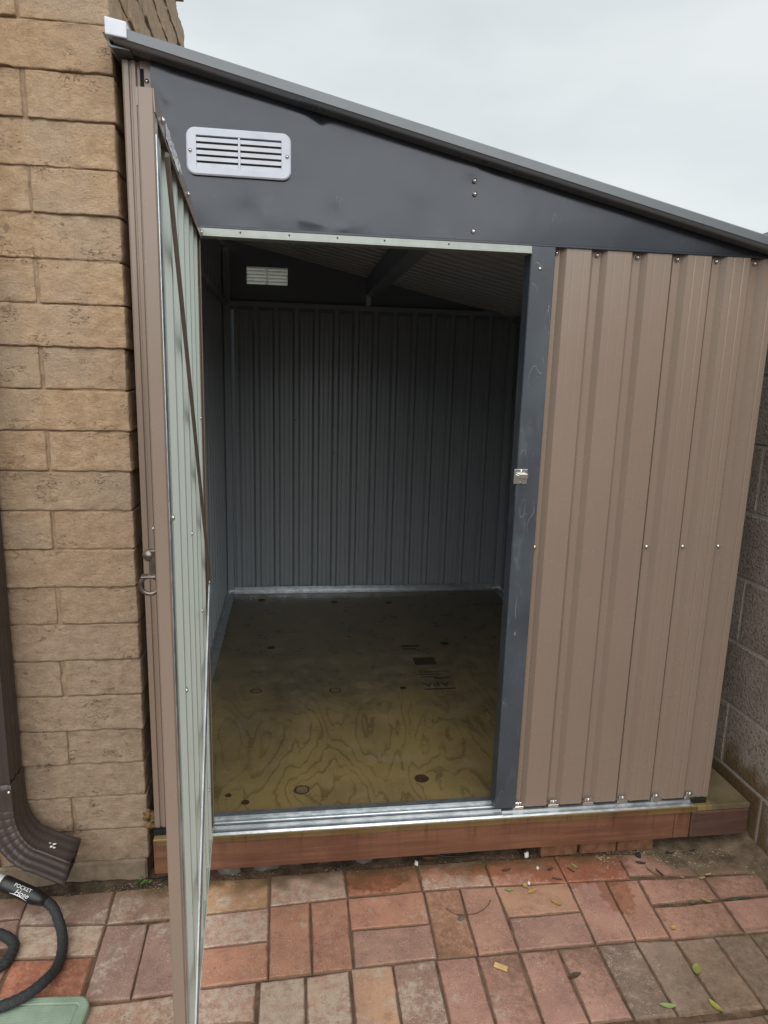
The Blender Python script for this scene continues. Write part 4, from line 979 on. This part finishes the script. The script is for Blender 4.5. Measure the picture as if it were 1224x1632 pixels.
# ------------------------------------------------------------------ green foam pad
def rounded(hw, hh, r, n=8):
    out = []
    for (sx, sy, a0) in ((1, 1, 0), (-1, 1, 90), (-1, -1, 180), (1, -1, 270)):
        for k in range(n + 1):
            a = math.radians(a0 + 90 * k / n); out.append((sx * (hw - r) + r * math.cos(a), sy * (hh - r) + r * math.sin(a)))
    return out
def pad():
    v, f = [], []; lv = [(.0, 0.002), (.0, .013), (.002, .018), (.006, .020), (.020, .020), (.022, .0185), (.025, .0185), (.027, .020)]
    n = None
    for ins, z in lv:
        R = rounded(.20 - ins, .115 - ins, max(.004, .034 - ins)); n = len(R); v += [(x, y, z) for x, y in R]
    for i in range(len(lv) - 1):
        for k in range(n): f.append((i * n + k, i * n + (k + 1) % n, (i + 1) * n + (k + 1) % n, (i + 1) * n + k))
    f.append(tuple((len(lv) - 1) * n + k for k in range(n))); return mesh('kneeling_pad', v, f, MATG)
kp = link('kneeling_pad', pad()); kp.matrix_basis = Matrix.Translation((-.284, -.466, 0)) @ Matrix.Rotation(math.radians(-4), 4, 'Z')
tag(kp, 'pale green foam kneeling pad lying on the pavers under the hose', 'kneeling pad')

# ------------------------------------------------------------------ leaves, chips and litter
def leaf(x, y, L, W, rot, col, label, cat='leaf', group='fallen leaves on the patio', curl=.25, name='fallen_leaf', tilt=0.0, z=.002):
    n = 8; v, f = [], []
    for i in range(n + 1):
        t = i / n; w = W / 2 * math.sin(math.pi * min(1, t * .94 + .03)) ** .75; u = (t - .5) * L; zz = curl * L * (4 * (t - .5) ** 2) * .35 + mn.noise(Vector((x * 40, t * 3, 0))) * .0012
        v += [(u, -w, zz + .25 * w), (u, 0, zz), (u, w, zz + .25 * w)]
    for i in range(n):
        for k in (0, 1): a = i * 3 + k; f.append((a, a + 1, a + 4, a + 3))
    m = len(v); zmin = min(p[2] for p in v); v = [(a, b, c - zmin + .0006) for a, b, c in v]; v += [(a, b, c - .0005) for a, b, c in v]; f += [tuple(m + q for q in reversed(p)) for p in f]
    o = link(name, mesh(name, v, f, LEAF, None, True)); o.matrix_basis = Matrix.Translation((x, y, z)) @ Matrix.Rotation(rot, 4, 'Z') @ Matrix.Rotation(tilt, 4, 'X'); gm_ = sum(col) / 3; o.color = lin(*[c_ * .72 + gm_ * .26 for c_ in col])
    return tag(o, label, cat, group)
R_ = math.radians
LV = [
 (1.380, -.438, .036, .020, R_(60), (150, 158, 62), 'olive green oval leaf on the dusty brown pavers'),
 (1.253, -.525, .040, .013, R_(-12), (158, 176, 96), 'pale green slim leaf lying flat near the bottom edge'),
 (1.366, -.538, .036, .014, R_(-70), (172, 176, 52), 'yellow-green leaf standing on its edge with a dark shadow'),
 (1.067, -.421, .036, .014, R_(14), (88, 72, 56), 'dark brown curled leaf on the smooth pink paver'),
 (1.059, -.140, .034, .013, R_(22), (206, 160, 62), 'golden crinkled leaf beside the white crumb'),
 (1.046, -.117, .018, .016, R_(70), (196, 160, 70), 'small yellow leaf just behind the golden crinkled leaf'),
 (1.111, -.189, .034, .012, R_(-50), (190, 150, 66), 'slim amber leaf alone on an orange-pink paver'),
 (.994, -.129, .026, .010, R_(-8), (150, 164, 92), 'pale green leaf left of the golden crinkled leaf'),
 (1.223, -.055, .026, .011, R_(-60), (140, 156, 86), 'small green leaf in the wet patch below the beam'),
 (1.394, -.307, .020, .013, R_(30), (214, 164, 76), 'tiny orange-yellow leaf on the joint right of centre'),
 (1.450, -.099, .050, .012, R_(-62), (158, 120, 90), 'long tan dry leaf folded near the platform corner'),
 (1.468, -.108, .036, .008, R_(-75), (74, 54, 42), 'thin dark leaf against the long tan dry leaf'),
 (1.432, -.060, .032, .010, R_(-20), (70, 58, 46), 'flat dark leaf on the grey joint below the red bricks'),
 (1.547, -.026, .034, .016, R_(10), (78, 60, 46), 'brown curled leaf at the left of the dark leaf clump'),
 (1.580, -.022, .036, .014, R_(-40), (52, 42, 36), 'blackish twisted leaf in the middle of the leaf clump'),
 (1.626, -.018, .034, .018, R_(35), (46, 42, 40), 'black crumpled leaf at the right end of the leaf clump'),
 (1.738, -.018, .034, .010, R_(-25), (196, 178, 140), 'cream dry leaf by the block wall under the beam end'),
 (1.765, -.010, .026, .014, R_(50), (64, 54, 46), 'dark leaf scrap beside the cream leaf at the wall'),
 (1.582, -.140, .026, .007, R_(5), (190, 158, 104), 'straw coloured sliver on the edge of the brown dirt'),
 (1.610, -.128, .024, .007, R_(14), (196, 170, 112), 'second straw sliver, just behind the first on the dirt'),
 (1.542, -.224, .030, .012, R_(-35), (176, 142, 96), 'tan folded leaf in the sandy paver joint'),
 (1.500, -.228, .024, .010, R_(20), (112, 104, 84), 'grey-green leaf curl in the sandy paver joint'),
 (1.145, -.058, .024, .010, R_(25), (96, 66, 48), 'small brown leaf among twigs on the wet paver'),
 (1.205, -.070, .026, .006, R_(-50), (84, 56, 42), 'thin brown leaf strip beside the small green leaf'),
 (1.150, -.100, .030, .007, R_(-20), (104, 74, 54), 'narrow brown leaf lying over the joint below the beam'),
 (1.012, -.048, .030, .012, R_(10), (112, 76, 52), 'reddish brown leaf on the paver near the white chip'),
 (1.190, .010, .034, .016, R_(5), (150, 118, 76), 'tan leaf under the platform beside the red brick'),
 (1.095, .020, .030, .014, R_(40), (120, 88, 58), 'brown leaf under the platform beside the large white chip'),
 (.470, .030, .040, .016, R_(15), (140, 104, 70), 'brown leaf lying in the dark gap under the beam'),
 (.790, .020, .036, .016, R_(-10), (132, 98, 66), 'rust brown leaf under the beam right of the small white crumb'),
]
for a in LV: leaf(*a)
def chip(name, x, y, r, mat, label, cat, sq=(1, 1, .6), z=None, group=None, seed=0):
    o = blob(name, (0, 0, 0), r, mat, None, sq, seed, .6, 2); o.matrix_basis = Matrix.Translation((x, y, (r * sq[2] * .7) if z is None else z)); return tag(o, label, cat, group)
chip('white_chip', 1.090, .000, .011, CHALK, 'large white plaster chip at the edge of the gap under the beam', 'chip', (.8, .5, .9), .010, None, 3)
chip('white_chip', 1.108, -.050, .005, CHALK, 'small bright white crumb on the wet paver', 'chip', (.8, 1, .9), None, None, 8)
chip('white_chip', .748, .004, .008, CHALK, 'small white crumb in the gap under the beam left of centre', 'chip', (.7, 1, .9), None, None, 5)
chip('white_chip', 1.060, -.108, .0055, CHALK, 'white crumb touching the small yellow leaf', 'chip', (.8, 1.2, .8), None, None, 15)
chip('pebble', .832, -.215, .0075, STONE, 'small pale pebble on the pink paver near the twig', 'pebble', (1.2, .8, .5), None, None, 12)
chip('pebble', 1.44, -.03, .009, mat_flat('black_pebble', lin(40, 36, 34), .8), 'round black seed pod on the sandy strip by the beam', 'pebble', (1, 1, .8), None, None, 22)
wc = box('wood_chip', (-.017, -.0065, 0), (.017, .0065, .005), mat_wood('pale_wood', lin(206, 170, 112), lin(224, 190, 134)), None, .001); wc.matrix_basis = Matrix.Translation((.892, -.379, .002)) @ Matrix.Rotation(R_(-32), 4, 'Z') @ Matrix.Rotation(.1, 4, 'X')
tag(wc, 'pale split wood chip on a mauve paver', 'wood chip')
tw = spline([(.798, -.178, .004), (.815, -.196, .003), (.845, -.206, .004), (.885, -.200, .003), (.915, -.182, .006), (.93, -.160, .004)], 6)
v, f = sweep(tw, .0009, 5); tag(link('twig', mesh('twig', v, f, mat_flat('brown_twig', lin(92, 66, 50), .8))), 'thin curved brown stem lying across two pavers', 'twig')
for i, (x, y, r, lb) in enumerate([(.20, .035, .030, 'grey stone under the beam next to the open door'), (.30, .045, .034, 'broad flat stone behind the first one under the beam'), (.40, .050, .026, 'angular dark stone in the gap under the beam'), (.60, .045, .028, 'dark stone in the gap below the middle of the doorway')]):
    o = chip('stone', x, y, r, STONE, lb, 'stone', (1.3, .8, .7), .012, None, i * 7.7)
v, f = sweep(spline([(.76, .03, .05), (.82, .01, .022), (.90, .012, .012), (.97, .03, .018), (1.00, .06, .035), (1.04, .035, .020), (1.09, .05, .03)], 8), .003, 8)
tag(link('cable', mesh('cable', v, f, BLACK, None, True)), 'black cable looping under the platform beam', 'cable')
# sprouts: a small weed by the house and moss in a paver joint
def sprout(x, y, n, s, label, cat, name):
    v, f = [], []
    for i in range(n):
        a = random.uniform(0, 6.28); r = random.uniform(0, .02) * s; L = random.uniform(.006, .013) * s; c = Vector((x + r * math.cos(a), y + r * math.sin(a) * .6, .006 + random.uniform(0, .010) * s)); b = random.uniform(0, 6.28)
        u = Vector((math.cos(b), math.sin(b), random.uniform(.1, .7))) * L; w = Vector((-math.sin(b), math.cos(b), 0)) * L * .4; k = len(v)
        v += [c, c + u * .5 + w, c + u, c + u * .5 - w]; f.append((k, k + 1, k + 2, k + 3))
    o = link(name, mesh(name, v, f, GREEN)); return tag(o, label, cat)
sprout(-.045, -.002, 16, 1.0, 'tiny green weed sprouting from the soil at the house wall', 'weed', 'weed')
def moss():
    o = blob('moss', (0, 0, 0), .024, mat_flat('dark_moss', lin(62, 76, 48), .9, 0, .4, 120), None, (1.2, .15, .10), 4, .9, 4); o.matrix_basis = Matrix.Translation((1.640, -.224, .0)); return o
tag(moss(), 'strip of dark green moss in the joint between pink pavers', 'moss')
# crumbs of gravel and soil nobody could count
v, f = [], []
random.seed(11)
def crumb(x, y, s, z=0):
    k = len(v); a = random.uniform(0, 6.28)
    for q in range(4): v.append((x + s * math.cos(a + q * 1.57) * random.uniform(.6, 1.2), y + s * math.sin(a + q * 1.57) * random.uniform(.6, 1.2), z))
    v.append((x, y, z + s * random.uniform(.6, 1.0))); f.extend([(k, k + 1, k + 4), (k + 1, k + 2, k + 4), (k + 2, k + 3, k + 4), (k + 3, k, k + 4)])
for i in range(2600):
    r = random.random()
    if r < .45: x, y = random.uniform(1.3, 1.82), -abs(random.gauss(0, .06)) + .02
    elif r < .65: x, y = 1.83 - abs(random.gauss(0, .05)), random.uniform(-.6, .1)
    elif r < .80: x, y = random.uniform(-.25, .13), -abs(random.gauss(0, .03)) + .015
    elif r < .92: x, y = random.uniform(.15, 1.3), -abs(random.gauss(0, .02)) + .015
    else: x, y = random.uniform(-.3, 1.8), random.uniform(-.6, 0)
    crumb(x, y, random.choice([.0010, .0012, .0016, .0024, .0035 if r < .65 else .0012]), .0012)
gm = link('gravel', mesh('gravel', v, f, mat_soil('gravel_crumbs', lin(104, 90, 74), lin(176, 162, 140)))); tag(gm, kind='stuff')
